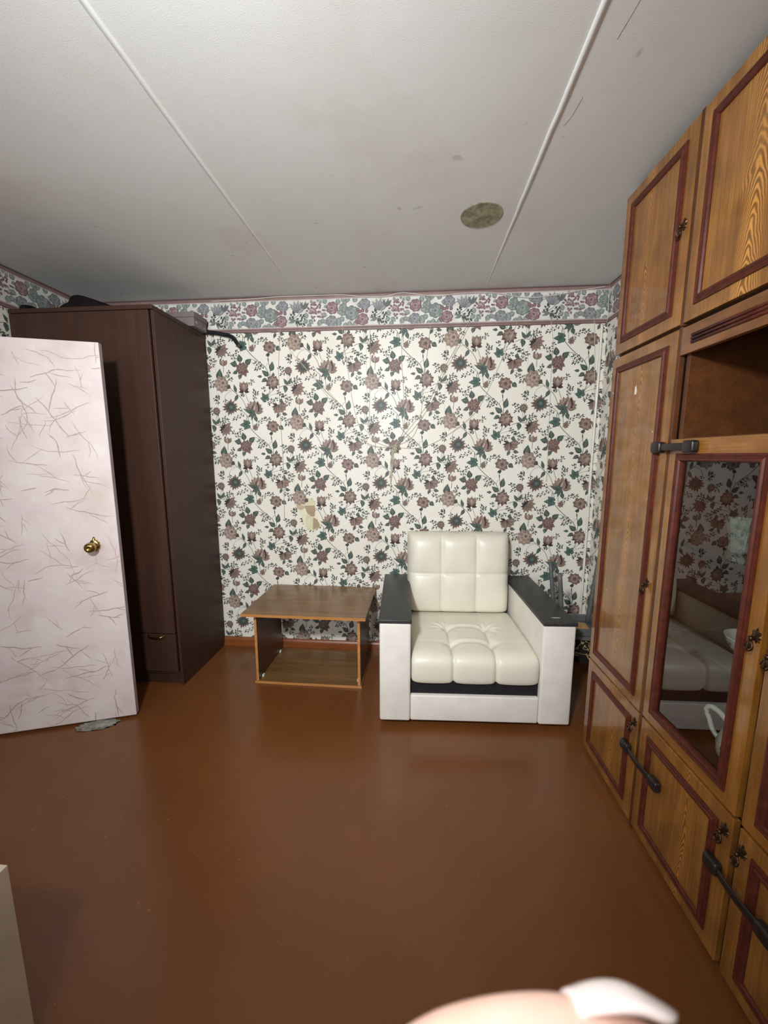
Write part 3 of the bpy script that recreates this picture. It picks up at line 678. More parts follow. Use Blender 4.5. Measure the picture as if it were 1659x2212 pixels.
def glass_door(root, y0, y1, z0, z1, knob):
    cy, cz = (y0 + y1) / 2, (z0 + z1) / 2; a, b = (y1 - y0) / 2 - 0.002, (z1 - z0) / 2 - 0.002; L = root.location
    w_ = 0.040
    bm = bmesh.new()
    for q in ((-a, -a + w_, -b, b), (a - w_, a, -b, b)): add_box(bm, 0, TH, q[0], q[1], q[2], q[3], 0.0015)
    d = obj('door', bm, M_birch, root, (XC - L.x, cy - L.y, cz - L.z))
    for z_, zz in ((-b, -b + w_), (b - w_ - 0.008, b)):
        o = obj('door_rail', box(0.0003, TH, -a + w_, a - w_, z_, zz, 0.001), M_birchh, d)
    obj('moulding', frame_sweep(-a + w_ - 0.002, a - w_ + 0.002, -b + w_ - 0.002, b - w_ - 0.006, [(q * 0.92, h + 0.001) for q, h in MOULD] + [(0.0265, -0.012)]), M_red, d)
    g = obj('glass_pane', box(0.006, 0.010, -a + w_ - 0.001, a - w_ + 0.001, -b + w_ - 0.001, b - w_ - 0.005), M_pane, d, (0, 0, 0), (0, 0, 0.010))
    if knob: obj('knob', KNOB, M_bronze, d, (0, knob[0] - cy, knob[1] - cz))
    return d
def carcass(root, y0, y1, z0, z1, shelves=(), back=True, side_in=0.0):
    L = root.location; X0 = XC + TH + 0.001
    bm = bmesh.new()
    add_box(bm, X0, XBK, y1 - 0.016, y1, z0, z1, 0.001)
    add_box(bm, X0 - (TH - 0.001 if side_in else 0), XBK, y0, y0 + 0.0135, z0, z1, 0.001)
    for z_ in [z0, z1 - 0.016] + list(shelves): add_box(bm, X0, XBK, y0 + 0.016, y1 - 0.016, z_, z_ + 0.016, 0.001)
    if back: add_box(bm, XBK - 0.006, XBK, y0 + 0.016, y1 - 0.016, z0 + 0.016, z1 - 0.016)
    bmesh.ops.translate(bm, verts=list(bm.verts), vec=(-L.x, -L.y, -L.z))
    return obj('body', bm, M_inner, root)

ZL0, ZL1, ZM1, ZU0, ZU1 = 0.018, 0.478, 1.846, 1.857, 2.466
def upper(i, label, knob):
    y0, y1 = COLS[i]; inset = 0.010 if i == 0 else 0.0
    t = thing('top_cabinet', label, 'cabinet', ((XC + XBK) / 2, (y0 + y1) / 2, 1.852), 0, 'top cabinets along the right wall')
    carcass(t, y0 - EDGE + 0.0005, y1 - 0.001 - inset, 1.852, 2.470, side_in=0.017)
    panel_door(t, y0, y1 - inset, ZU0, ZU1, knob, 0.041, M_ash2 if i else M_ash)
    return settle(t)
upper(0, 'small lacquered top cabinet nearest the back wall, bronze knob on its door', (1.424, 2.164))
upper(1, 'wide-grained lacquered top cabinet above the open niche', None)
upper(2, 'lacquered top cabinet nearest the camera, cut off by the photo edge', (0.90, 2.164))
# tall narrow unit by the back wall
y0, y1 = COLS[0]
tA = thing('tall_cabinet', 'tall lacquered cabinet with two solid framed doors, farthest unit beside the armchair', 'cabinet', ((XC + XBK) / 2, (y0 + y1) / 2, 0), 0)
carcass(tA, y0 - EDGE + 0.0005, y1 - 0.001, 0.0, 1.850, (0.478, 0.95, 1.4), side_in=0.017)
panel_door(tA, y0, y1, ZL0, ZL1, (1.420, 0.420)); panel_door(tA, y0, y1, 0.482, ZM1, (1.432, 0.971), 0.038)
settle(tA)
rr = random.Random(3); M_flake = plain('bare_white_flake', (226, 214, 196), 0.6)      # flaked lacquer on the long door
dA = [c for c in tA.children if c.name.startswith('door')][1]
for (y, z, a, b) in [(0.012, 0.525, 0.009, 0.022), (-0.135, 0.56, 0.003, 0.004), (-0.13, 0.12, 0.002, 0.004), (0.18, 0.54, 0.003, 0.006), (-0.12, 0.36, 0.002, 0.004), (0.1, -0.31, 0.002, 0.003)]:
    bm = bmesh.new(); n = 9
    bm.faces.new([bm.verts.new((-0.0004, y + a * math.cos(2 * PI * k / n) * rr.uniform(0.6, 1.2), z + b * math.sin(2 * PI * k / n) * rr.uniform(0.6, 1.2))) for k in range(n)])
    obj('flaked_spot', fixn(bm), M_flake, dA)
# units with the open niche over a glazed door
ZN0, ZN1 = 1.497, 1.757
def display_unit(i, label, kg, kl):
    y0, y1 = COLS[i]
    t = thing('display_cabinet', label, 'cabinet', ((XC + XBK) / 2, (y0 + y1) / 2, 0), 0, 'display cabinets with a glazed door and an open niche'); L = t.location
    X0 = XC + TH + 0.001
    bm = bmesh.new()
    add_box(bm, X0 - 0.004, XBK, y1 - 0.028, y1 - 0.012, 0, 1.850, 0.001); add_box(bm, X0, XBK, y0 - EDGE + 0.0005, y0 - 0.001, 0, 1.850, 0.001)
    if i == 2: add_box(bm, XC + 0.001, X0 - 0.0005, y0 - EDGE + 0.0005, y0 - 0.001, 0, 1.850, 0.001)
    for z_ in (0.0, 0.478, 1.480, 1.834): add_box(bm, X0, XBK, y0 - 0.0005, y1 - 0.0285, z_, z_ + 0.016, 0.001)
    add_box(bm, XBK - 0.006, XBK, y0 - 0.0005, y1 - 0.0285, 0.0165, 1.833)
    bmesh.ops.translate(bm, verts=list(bm.verts), vec=(-L.x, -L.y, -L.z))
    obj('body', bm, M_inner, t)
    ga = box(X0 - 0.003, X0 + 0.3, y1 - 0.0117, y1 - 0.0002, 0, 1.85); add_box(ga, XC + 0.010, X0 - 0.001, y0 + 0.002, y1 - 0.003, 1.8437, 1.8515)
    bmesh.ops.translate(ga, verts=list(ga.verts), vec=(-L.x, -L.y, -L.z)); obj('gap_shade', ga, M_gapshade, t)  # dark strips painted in place of shade beside the niche and above the fascia
    # fascia rail with the ribbed strip
    fr = obj('fascia', box(0, TH, -(y1 - y0) / 2 + 0.002, (y1 - y0) / 2 - 0.002, -0.046, 0.039, 0.002), M_ashh, t, (XC - L.x, 0, 1.804 - L.z))
    rb = bmesh.new()
    for k in range(3): add_tube(rb, [(-0.001, -(y1 - y0) / 2 + 0.036 if i == 2 else -(y1 - y0) / 2 + 0.002, -0.016 + 0.0105 * k), (-0.001, (y1 - y0) / 2 - 0.052 if i == 1 else (y1 - y0) / 2 - 0.002, -0.016 + 0.0105 * k)], 0.0052, 8)
    obj('ribbed_moulding', rb, M_red, fr, smooth=True)
    glass_door(t, y0, y1, 0.484, 1.494, kg); panel_door(t, y0, y1, ZL0, ZL1, kl)
    for z_ in (0.826, 1.135): obj('glass_shelf', box(X0 + 0.03 - L.x, XBK - 0.008 - L.x, -(y1 - y0) / 2 + 0.001, (y1 - y0) / 2 - 0.0295, z_ - L.z, z_ + 0.006 - L.z), M_shelfglass, t)
    return settle(t)
tB = display_unit(1, 'lacquered display cabinet with tumbler and china behind glass, open niche above', (0.981, 0.986), (0.991, 0.418))
tC = display_unit(2, 'lacquered display cabinet cut off by the right edge of the photo', (0.932, 0.962), (0.934, 0.413))
# black strap latches
def strap(loc, ya, yb, label):
    t = thing('strap_latch', label, 'latch', (XC, (ya + yb) / 2, loc), 0, 'black strap latches on the cabinet doors'); h = abs(ya - yb) / 2
    for s in (-1, 1):
        bm = box(-0.026, -0.001, s * h - 0.024, s * h + 0.024, -0.019, 0.019, 0.008, 3)
        autosmooth(obj('pad', bm, M_blackp, t), 50)
    bm = bmesh.new(); pts = [(-0.016 - 0.005 * math.sin(PI * k / 14), (h - 0.018) * (1 - 2 * k / 14), 0) for k in range(15)]
    add_tube(bm, pts, 0.0125, 10, True, (0.30, 1.0))
    obj('strap', bm, M_blackp, t, smooth=True); settle(t)
strap(1.467, 1.425, 1.268, 'black strap latch bridging tall cabinet and glass door at eye level')
strap(0.309, 1.440, 1.262, 'black strap latch low on the farther lower doors, beside the armchair')
strap(0.304, 1.000, 0.835, 'black strap latch low on the nearer lower doors, at bottom right')
# tumbler, bowl and teapot behind the glass
GX, GY = 1.005, 1.247
t = obj('glass_tumbler', add_lathe(bmesh.new(), [(0, 0.0), (0.0255, 0.0), (0.0275, 0.003), (0.030, 0.03), (0.0345, 0.06), (0.041, 0.100), (0.0425, 0.106), (0.0405, 0.106), (0.039, 0.100), (0.0325, 0.06), (0.028, 0.03), (0.025, 0.014), (0, 0.012)], 10), M_glass, None, (GX, GY, 1.1412), smooth=False)
tag(t, 'clear faceted glass tumbler on the upper shelf of the display cabinet', 'tumbler')
t = thing('china_bowl', 'white china bowl with flower print on the middle shelf behind glass', 'bowl', (1.0, 1.150, 0.8322))
obj('bowl', add_lathe(bmesh.new(), [(0, 0.002), (0.026, 0.0), (0.028, 0.006), (0.030, 0.010), (0.050, 0.030), (0.062, 0.052), (0.068, 0.070), (0.070, 0.074), (0.066, 0.072), (0.059, 0.054), (0.046, 0.032), (0.02, 0.016), (0, 0.014)], 36), M_china, t, smooth=True)
def blobs(prof, spots, off, seg=8):
    """little printed flower shapes lying on a lathe surface"""
    bm = bmesh.new()
    def pt(a, z):
        for (r0, z0), (r1, z1) in zip(prof[:-1], prof[1:]):
            if z0 <= z <= z1: rr = r0 + (r1 - r0) * (z - z0) / max(1e-6, z1 - z0) + off; break
        else: rr = prof[-1][0] + off
        return (rr * math.cos(a), rr * math.sin(a), z)
    for a, z, s in spots:
        r0 = 0.06; c = bm.verts.new(pt(a, z))
        ring = [bm.verts.new(pt(a + s * math.cos(2 * PI * k / seg) * (1.0 if k % 2 else 0.6) / r0, z + s * math.sin(2 * PI * k / seg) * (1.0 if k % 2 else 0.6))) for k in range(seg)]
        for k in range(seg): bm.faces.new((c, ring[k], ring[(k + 1) % seg]))
    return bm
rr = random.Random(12); bp = [(0.030, 0.010), (0.050, 0.030), (0.062, 0.052), (0.068, 0.070)]
obj('flower_print', blobs(bp, [(2 * PI * k / 16 + rr.uniform(-.1, .1), rr.uniform(0.026, 0.056), rr.uniform(0.005, 0.009)) for k in range(26)], 0.0006), M_chinaprint, t)['kind'] = 'stuff'
t = thing('china_teapot', 'white china teapot with small flower print, on the floor of the display cabinet', 'teapot', (0.990, 1.112, 0.4945), 0.35); t.scale = (0.9, 0.9, 0.9)
tp_ = [(0, 0.001), (0.040, 0.0), (0.042, 0.006), (0.062, 0.026), (0.078, 0.055), (0.080, 0.085), (0.070, 0.118), (0.050, 0.142), (0.040, 0.150), (0.040, 0.154), (0.036, 0.152), (0, 0.152)]
obj('pot', add_lathe(bmesh.new(), tp_, 36), M_china, t, smooth=True)
obj('lid', add_lathe(bmesh.new(), [(0.039, 0.1545), (0.036, 0.164), (0.016, 0.172), (0.008, 0.176), (0.012, 0.184), (0.009, 0.192), (0, 0.194)], 24), M_china, t, smooth=True)
bm = bmesh.new(); add_tube(bm, catmull([(0, 0.052, 0.135), (0, 0.085, 0.160), (0, 0.118, 0.165), (0, 0.132, 0.145), (0, 0.118, 0.115), (0, 0.105, 0.085), (0, 0.078, 0.062)], 5), [0.0095] * 10 + [0.008] * 21, 10)
obj('handle', bm, M_china, t, smooth=True)
bm = bmesh.new(); add_tube(bm, catmull([(0, -0.070, 0.055), (0, -0.105, 0.075), (0, -0.122, 0.115), (0, -0.140, 0.140)], 5), [0.018 - 0.0006 * k for k in range(16)], 12)
obj('spout', bm, M_china, t, smooth=True)
tpp = tp_[2:8]
obj('leaf_print', blobs(tpp, [(2 * PI * k / 9, 0.07 + 0.02 * math.sin(k * 2.1), 0.007) for k in range(9)], 0.0006), M_chinagreen, t)['kind'] = 'stuff'
obj('flower_print', blobs(tpp, [(2 * PI * k / 9 + 0.16, 0.075 + 0.02 * math.sin(k * 2.1), 0.008) for k in range(9)], 0.0006), M_chinaprint, t)['kind'] = 'stuff'

# ------------------------------------------------------------------ wardrobe
WXr, WXl, WY0, WY1, WH = -1.449, -2.300, 2.146, 2.685, 2.262
t = thing('wardrobe', 'tall dark brown wardrobe with a drawer, in the back left corner', 'wardrobe', ((WXr + WXl) / 2, (WY0 + WY1) / 2, 0)); L = t.location
def wb_(x0, x1, y0, y1, z0, z1, bev=0.0015): 
    b_ = box(x0, x1, y0, y1, z0, z1, bev); bmesh.ops.translate(b_, verts=list(b_.verts), vec=(-L.x, -L.y, 0)); return b_
obj('side_panel', wb_(WXr - 0.018, WXr, WY0 + 0.002, WY1, 0, WH - 0.0245), M_dark, t); obj('side_panel', wb_(WXl, WXl + 0.018, WY0 + 0.002, WY1, 0, WH - 0.0245), M_dark, t)
obj('top_board', wb_(WXl - 0.004, WXr + 0.004, WY0 - 0.014, WY1, WH - 0.024, WH, 0.004), M_dark, t)
obj('back_panel', wb_(WXl + 0.0185, WXr - 0.0185, WY1 - 0.008, WY1, 0.05, WH - 0.025, 0), M_dark, t)
obj('plinth', wb_(WXl + 0.0185, WXr - 0.0185, WY0 + 0.022, WY0 + 0.038, 0, 0.075), M_dark, t)
obj('bottom_board', wb_(WXl + 0.0185, WXr - 0.0185, WY0 + 0.004, WY1 - 0.009, 0.0755, 0.092), M_dark, t)
x0, x1 = WXl + 0.004, WXr - 0.020
cx = (x0 + x1) / 2; a = (x1 - x0) / 2
d = obj('door', box(-a, a, -0.018, 0, -0.94, 0.94, 0.002), M_dark, t, (cx - L.x, WY0 + 0.0015 - L.y, 1.294))
bm = bmesh.new(); add_tube(bm, catmull([(0, -0.018, -0.06), (0, -0.042, -0.045), (0, -0.045, 0), (0, -0.042, 0.045), (0, -0.018, 0.06)], 5), 0.005, 8)
obj('handle', bm, M_brass, d, (-a + 0.05, 0, -0.15), smooth=True)
d = obj('drawer', box(-(WXr - WXl) / 2 + 0.022, (WXr - WXl) / 2 - 0.020, -0.018, 0, -0.122, 0.126, 0.002), M_dark, t, (0, WY0 + 0.0015 - L.y, 0.222))
for sx in (-0.2, 0.285):
    bm = bmesh.new(); add_tube(bm, catmull([(-0.052, -0.018, 0.004), (-0.036, -0.036, 0), (0, -0.041, -0.003), (0.036, -0.036, 0), (0.052, -0.018, 0.004)], 5), 0.0048, 8)
    obj('handle', bm, M_brass, d, (sx, 0, 0.113), smooth=True)
# things on the wardrobe
t = thing('storage_box', 'grey lidded cardboard box at the back right corner on the wardrobe', 'box', (-1.535, 2.574, WH + 0.001), 0.0)
obj('base', box(-0.118, 0.118, -0.077, 0.077, 0, 0.054, 0.002), M_carton, t); obj('lid', box(-0.122, 0.122, -0.080, 0.080, 0.0545, 0.086, 0.002), M_carton, t)
M_mark = plain('white_mark', (196, 192, 190), 0.7)
for (y, z, a, b) in ((-0.052, 0.030, 0.006, 0.005), (-0.044, 0.026, 0.006, 0.004), (0.046, 0.022, 0.006, 0.004), (0.054, 0.016, 0.005, 0.004)):
    bm = bmesh.new(); bm.faces.new([bm.verts.new((0.1186, y + a * math.cos(q), z + b * math.sin(q))) for q in [2 * PI * k / 8 for k in range(8)]]); obj('white_mark', fixn(bm), M_mark, t)
bm = bmesh.new(); add_tube(bm, catmull([(-1.80, 2.672, WH + 0.0145), (-1.60, 2.672, WH + 0.0145), (-1.42, 2.672, WH + 0.0145), (-1.30, 2.668, WH - 0.006), (-1.265, 2.664, WH - 0.016), (-1.235, 2.655, WH - 0.035), (-1.200, 2.640, WH - 0.078), (-1.192, 2.636, WH - 0.088)], 6), 0.0135, 14, True)
M_rub = plain('black_rubber', (24, 26, 30), 0.45)
t = obj('bent_pipe', bm, M_rub, smooth=True); autosmooth(t, 50)
bm = bmesh.new(); e_ = Vector((-1.192, 2.636, WH - 0.088)); d_ = (e_ - Vector((-1.200, 2.640, WH - 0.078))).normalized()
add_lathe(bm, [(0, 0.0004), (0.0095, 0.0004)], 18, Matrix.Translation(e_) @ d_.to_track_quat('Z', 'Y').to_matrix().to_4x4())
add_lathe(bm, [(0.0095, 0.0004), (0.0100, 0.0012), (0.0130, 0.0012), (0.0135, 0.0)], 18, Matrix.Translation(e_) @ d_.to_track_quat('Z', 'Y').to_matrix().to_4x4())
obj('pipe_end', fixn(bm), plain('pipe_end', (70, 74, 76), 0.5), t)
tag(t, 'black bent pipe sticking out past the wardrobe top against the wallpaper', 'pipe')
def lump(name, loc, sx, sy, sz, seed, label, cat, taper=0.0, rot=0.0):
    bm = bmesh.new(); bmesh.ops.create_icosphere(bm, subdivisions=5, radius=1.0); rr = random.Random(seed)
    ph = [(rr.uniform(2, 5), rr.uniform(2, 5), rr.uniform(2, 5), rr.uniform(0, 6)) for _ in range(6)]
    for v in bm.verts:
        c = v.co; k = 1 + sum(math.sin(a * c.x + b * c.y + d * c.z + e) for a, b, d, e in ph) * 0.025
        tz = 1 - taper * (c.x * 0.5 + 0.5)
        v.co = Vector((c.x * sx * k, c.y * sy * k, (max(-0.0, c.z) ** 0.75 if c.z > 0 else 0.0) * sz * k * tz))
    o = obj(name, bm, M_fur, None, loc, (0, 0, rot), smooth=True); tag(o, label, cat); return o
lump('soft_bundle', (-1.965, 2.36, WH + 0.001), 0.205, 0.13, 0.165, 4, 'large dark soft bundle lying on the wardrobe under the ceiling', 'bundle', 0.55)
lump('soft_bundle', (-2.262, 2.24, WH + 0.001), 0.045, 0.07, 0.06, 8, 'small dark soft bundle on the left front corner of the wardrobe', 'bundle', 0.3)

# ------------------------------------------------------------------ open door
HX, HY = -2.298, 1.583; ang = math.atan2(0.202, 0.595)
dr = bpy.data.objects.new('door_1', None); COL.objects.link(dr); dr.location = (HX, HY, 0); dr.rotation_euler = (0, 0, ang); struct(dr)
LW = 0.806
lf = obj('door_leaf', box(0.0, LW, 0.0, 0.036, 0.014, 1.985, 0.003), [M_door, M_doorside], dr)
for p_ in lf.data.polygons:
    if p_.normal.x > 0.7: p_.material_index = 1
vp = Sheet(); rv = random.Random(31)                       # the hair-fine veins printed on the marbled paper
def vein(x, z, a, L, wd, c, fork=True):
    n = max(4, int(L / 0.02)); P = [(x, z)]; a0 = a
    for i in range(n):
        a += rv.uniform(-0.30, 0.30) + (a0 - a) * 0.25; P.append((P[-1][0] + L / n * math.cos(a), P[-1][1] + L / n * math.sin(a)))
    Q = catmull([(q[0], q[1], 0) for q in P], 3); rows = []; m = len(Q) - 1
    for i, q in enumerate(Q):
        d = (Q[min(i + 1, m)] - Q[max(i - 1, 0)]).normalized(); w_ = wd * (math.sin(PI * min(1, 0.12 + i / m * 0.88)) ** 0.8 + 0.12) * rv.uniform(0.7, 1.2)
        rows.append([(q.x - d.y * w_, -(q.y + d.x * w_)), (q.x, -q.y), (q.x + d.y * w_, -(q.y - d.x * w_))])
    e = tuple(u * 0.35 + v * 0.65 for u, v in zip(c, (212, 197, 194)))
    vp.grid(rows, [[e, c, e]] * len(rows))
    if fork and L > 0.09:
        for _ in range(rv.choice((1, 1, 2))):
            k = rv.randint(1, n - 1); vein(P[k][0], P[k][1], a0 + rv.choice((-1, 1)) * rv.uniform(0.35, 0.9), L * rv.uniform(0.3, 0.6), wd * 0.8, c, False)
for k in range(150):
    fam = rv.choice((0.25, 0.45, -0.35, 1.9, 1.2, 2.2, 0.05)); c = rv.choice(((172, 146, 140), (160, 132, 130), (184, 160, 154), (176, 146, 128)))
    vein(rv.uniform(0.02, LW - 0.02), rv.uniform(0.03, 1.96), fam + rv.uniform(-0.25, 0.25) + rv.choice((0, PI)), rv.choice((0.07, 0.11, 0.16, 0.22)), rv.uniform(0.0014, 0.0030), c)
lay('vein_print', vp, [(0, 0)], lambda x, y, h: (x, -0.0003 - h, y), [((LW - 0.004, 0, 0), (1, 0, 0)), ((0.004, 0, 0), (-1, 0, 0)), ((0, 0, 1.981), (0, 0, 1)), ((0, 0, 0.018), (0, 0, -1))], M_ink, lf, layer=3e-7)['kind'] = 'stuff'
t = Matrix.Rotation(PI / 2, 4, 'X')
bm = bmesh.new(); n = 40; c = None
rings = []
for (k, h) in ((1.0, 0.0), (1.02, 0.004), (0.86, 0.009), (0.55, 0.011)):
    rings.append([bm.verts.new(((0.026 * k * (1 + (0.07 * math.cos(12 * a) if k > 0.9 else 0))) * math.cos(a), -h, 0.026 * k * (1 + (0.07 * math.cos(12 * a) if k > 0.9 else 0)) * math.sin(a) * (1.22 if math.sin(a) > 0 else 1.08) + (0.013 * k if abs(a - PI / 2) < 0.3 else 0))) for a in [2 * PI * q / n for q in range(n)]])
for a, b in zip(rings[:-1], rings[1:]):
    for k in range(n): bm.faces.new((a[k], a[(k + 1) % n], b[(k + 1) % n], b[k]))
add_lathe(bm, [(0.015, 0.009), (0.010, 0.016), (0.009, 0.026), (0.013, 0.032), (0.0235, 0.040), (0.0265, 0.050), (0.0245, 0.060), (0.016, 0.067), (0.009, 0.0685), (0.007, 0.0665), (0, 0.0665)], 28, t)
kn = obj('door_knob', fixn(bm), M_brass, dr, (LW - 0.110, 0.0, 0.985), smooth=True)
kn2 = obj('door_knob', kn.data, M_brass, dr, (LW - 0.110, 0.036, 0.985), (0, 0, PI))
bm = bmesh.new()
for z in (0.25, 1.75): add_tube(bm, [(-0.004, -0.004, z - 0.05), (-0.004, -0.004, z + 0.05)], 0.006, 10)
obj('hinge', bm, M_doorside, dr)
# crumpled bag under the door
bm = bmesh.new(); bmesh.ops.create_icosphere(bm, subdivisions=4, radius=1.0); rr = random.Random(21)
ph = [(rr.uniform(2, 7), rr.uniform(2, 7), rr.uniform(2, 7), rr.uniform(0, 6)) for _ in range(7)]
for v in bm.verts:
    c = v.co.copy(); k = 1 + sum(abs(math.sin(a * c.x + b * c.y + d * c.z + e)) for a, b, d, e in ph) * 0.17 - 0.62
    v.co = Vector((c.x * 0.085 * k, c.y * 0.035 * k, max(c.z, -0.0) * 0.011 * k))
o = obj('crumpled_bag', bm, M_bag, None, (-1.700, 1.762, 0.0008), (0, 0, ang)); tag(o, 'crumpled grey plastic bag flattened under the open door', 'bag')

# ------------------------------------------------------------------ low table
t = thing('low_table', 'low brown wooden table with open shelf between wardrobe and armchair', 'table', (-0.660, 2.42, 0), math.radians(-0.6))
TZ = 0.492
def tb(name, x0, x1, y0, y1, z0, z1, m, bev=0.001): return obj(name, box(x0, x1, y0, y1, z0, z1, bev), m, t)
tb('table_top', -0.386, 0.378, -0.280, 0.266, TZ - 0.018, TZ, M_tab, 0.0015); tb('edge_band', -0.386, 0.378, -0.2818, -0.2803, TZ - 0.0175, TZ - 0.0005, M_tabedge, 0)
tb('side_panel', -0.338, -0.322, -0.208, 0.215, 0.0165, TZ - 0.0185, M_tabside); tb('side_panel', 0.318, 0.334, -0.208, 0.215, 0.0165, TZ - 0.0185, M_tabside)
for x in (-0.338, 0.318): tb('edge_band', x, x + 0.016, -0.2096, -0.2083, 0.0165, TZ - 0.0185, M_tabedge, 0)
tb('bottom_board', -0.346, 0.342, -0.214, 0.219, 0.0, 0.016, M_tab); tb('edge_band', -0.346, 0.342, -0.2157, -0.2143, 0.0005, 0.0155, M_tabedge, 0)
tb('back_rail', -0.3215, 0.3175, 0.196, 0.212, TZ - 0.075, TZ - 0.0185, M_tabside)
for x in (-0.319, 0.306):
    for y in (-0.16, 0.15): tb('bracket', x, x + 0.012, y - 0.012, y + 0.012, 0.0163, 0.032, M_china, 0.003)

# ------------------------------------------------------------------ armchair
t = thing('armchair', 'cream faux leather armchair with tufted cushions and black armrest tops', 'armchair', (0.322, 1.892, 0), math.radians(2.1))
AL = 0.775; HWi, HWo = 0.336, 0.500
for s in (-1, 1):
    x0, x1 = sorted((s * HWi, s * HWo))
    a = obj('armrest', box(x0, x1, 0, AL, 0.034, 0.585, 0.012, 3), M_white, t); autosmooth(a, 40)
    autosmooth(obj('armrest_top', box(x0 - 0.004, x1 + 0.004, -0.006, AL - 0.004, 0.586, 0.606, 0.004, 3), M_armtop, a), 40)
    for y in (0.05, AL - 0.11): obj('foot', box(s * 0.42 - 0.035, s * 0.42 + 0.035, y, y + 0.06, 0, 0.0335, 0.003), M_blackp, t)
bm = bmesh.new(); bm.faces.new([bm.verts.new((0.415 + 0.030 * math.cos(q) * (1.0 if k % 2 else 0.7), 0.055 + 0.009 * math.sin(q), 0.6066)) for k, q in enumerate([2 * PI * j / 10 for j in range(10)])])
obj('worn_spot', fixn(bm), plain('worn_grey', (150, 146, 144), 0.6), [c for c in t.children if c.name.startswith('armrest')][1])
autosmooth(obj('front_panel', box(-HWi + 0.001, HWi - 0.001, 0.006, 0.05, 0.036, 0.182, 0.008, 3), M_white, t), 40)
obj('base', box(-HWi + 0.001, HWi - 0.001, 0.028, AL - 0.01, 0.10, 0.255, 0.003), M_blackcloth, t)
autosmooth(obj('back_frame', box(-HWi + 0.002, HWi - 0.002, AL - 0.075, AL - 0.005, 0.256, 0.86, 0.02, 3), M_white, t), 40)
def sm(a, b, x): t_ = max(0, min(1, (x - a) / (b - a))); return t_ * t_ * (3 - 2 * t_)
def seat():
    prof = [(0.60, 0.404), (0.30, 0.410), (0.10, 0.408), (0.045, 0.404), (0.018, 0.392), (0.002, 0.370), (-0.004, 0.340), (-0.004, 0.300), (0.000, 0.270), (0.010, 0.254), (0.035, 0.2475), (0.10, 0.247)]
    P = [Vector((0, a, b)) for a, b in prof]
    S = [0.0]
    for i in range(len(P) - 1): S.append(S[-1] + (P[i + 1] - P[i]).length)
    fine = catmull(P, 24); fs = [0.0]
    for i in range(len(fine) - 1): fs.append(fs[-1] + (fine[i + 1] - fine[i]).length)
    NV, NU = 150, 132; rows = []; bm = bmesh.new(); rr = random.Random(4)
    HW = HWi - 0.004
    tuft = [(q, y) for q in (-1 / 3, 1 / 3) for y in (0.345, 0.150)]
    jj = 0
    for i in range(NV + 1):
        d = fs[-1] * i / NV
        while jj < len(fs) - 2 and fs[jj + 1] < d: jj += 1
        k = (d - fs[jj]) / max(1e-9, fs[jj + 1] - fs[jj]); p_ = fine[jj].lerp(fine[jj + 1], k); tg = (fine[jj + 1] - fine[jj]).normalized()
        nrm = Vector((0, tg.z, -tg.y)); 
        if nrm.z < 0 and i < 40: nrm = -nrm
        nrm = Vector((0, -abs(nrm.y) if p_.z < 0.405 else nrm.y, nrm.z))
        row = []
        ya = p_.y if p_.z > 0.40 else -(d - 0.60)           # arc coordinate: top by y, then on down the front
        onfront = sm(0.47, 0.62, d)
        under = sm(fs[-1] - 0.09, fs[-1] - 0.02, d)
        for j in range(NU + 1):
            u = -1 + 2 * j / NU; x = u * HW
            cell = ((u + 1) * 1.5) % 1.0
            pil = 1 - abs(2 * cell - 1) ** 3.0
            h = (0.011 - 0.004 * onfront) * pil * (0.35 + 0.65 * sm(0.08, 0.35, d)) - 0.004
            for sx in (-1 / 3, 1 / 3):
                g = (u - sx) * HW; wseam = sm(0.16, 0.26, d)
                h -= 0.010 * math.exp(-(g / 0.010) ** 2) * wseam
                h += 0.0022 * math.exp(-((abs(g) - 0.0065) / 0.0022) ** 2) * wseam
            for (tx, ty) in tuft:
                gx = (u - tx) * HW; gy = p_.y - ty; r2 = gx * gx + gy * gy; top = 1 - onfront
                h -= 0.017 * math.exp(-r2 / (0.036 ** 2)) * top
                rad = math.sqrt(r2); a = math.atan2(gy, gx * (1 if tx > 0 else -1))
                if ty > 0.3: h += 0.0045 * math.sin(a * 9 + 0.8) * math.exp(-((rad - 0.055) / 0.035) ** 2) * top * (1 if -1.2 < a < 1.6 else 0.2)
            for ty in (0.345, 0.150):
                arc = 0.020 * (1 - (u / (1 / 3)) ** 2) if abs(u) < 1 / 3 else -0.0
                gy = p_.y - ty - (arc if ty > 0.3 else arc * 0.6)
                amp = 1.0 if abs(u) < 1 / 3 else 0.45 * math.exp(-(abs(u) - 1 / 3) * 3.5)
                h -= 0.0085 * amp * math.exp(-(gy / 0.018) ** 2) * (1 - onfront)
                h += 0.0040 * amp * math.exp(-((gy - 0.022) / 0.012) ** 2) * (1 - onfront)
            edge = 1 - abs(u) ** 26
            scal = 0.008 * (pil - 0.6) * sm(0.62, 0.72, d)
            q = p_ + nrm * (h * (1 - 0.7 * under)) - nrm * 0.018 * (1 - math.sqrt(max(0, edge)))
            q.z -= scal * under * 1.0
            q.x = x
            row.append(bm.verts.new(q))
        rows.append(row)
    for i in range(NV):
        for j in range(NU): bm.faces.new((rows[i][j], rows[i + 1][j], rows[i + 1][j + 1], rows[i][j + 1]))
    # close sides and back roughly
    for side in (0, NU):
        c = bm.verts.new((rows[0][side].co.x, 0.30, 0.30)); 
        for i in range(NV): bm.faces.new((c, rows[i][side], rows[i + 1][side]) if side == NU else (c, rows[i + 1][side], rows[i][side]))
    return bm
o = obj('seat_cushion', fixn(seat()), M_leather, t, smooth=True)
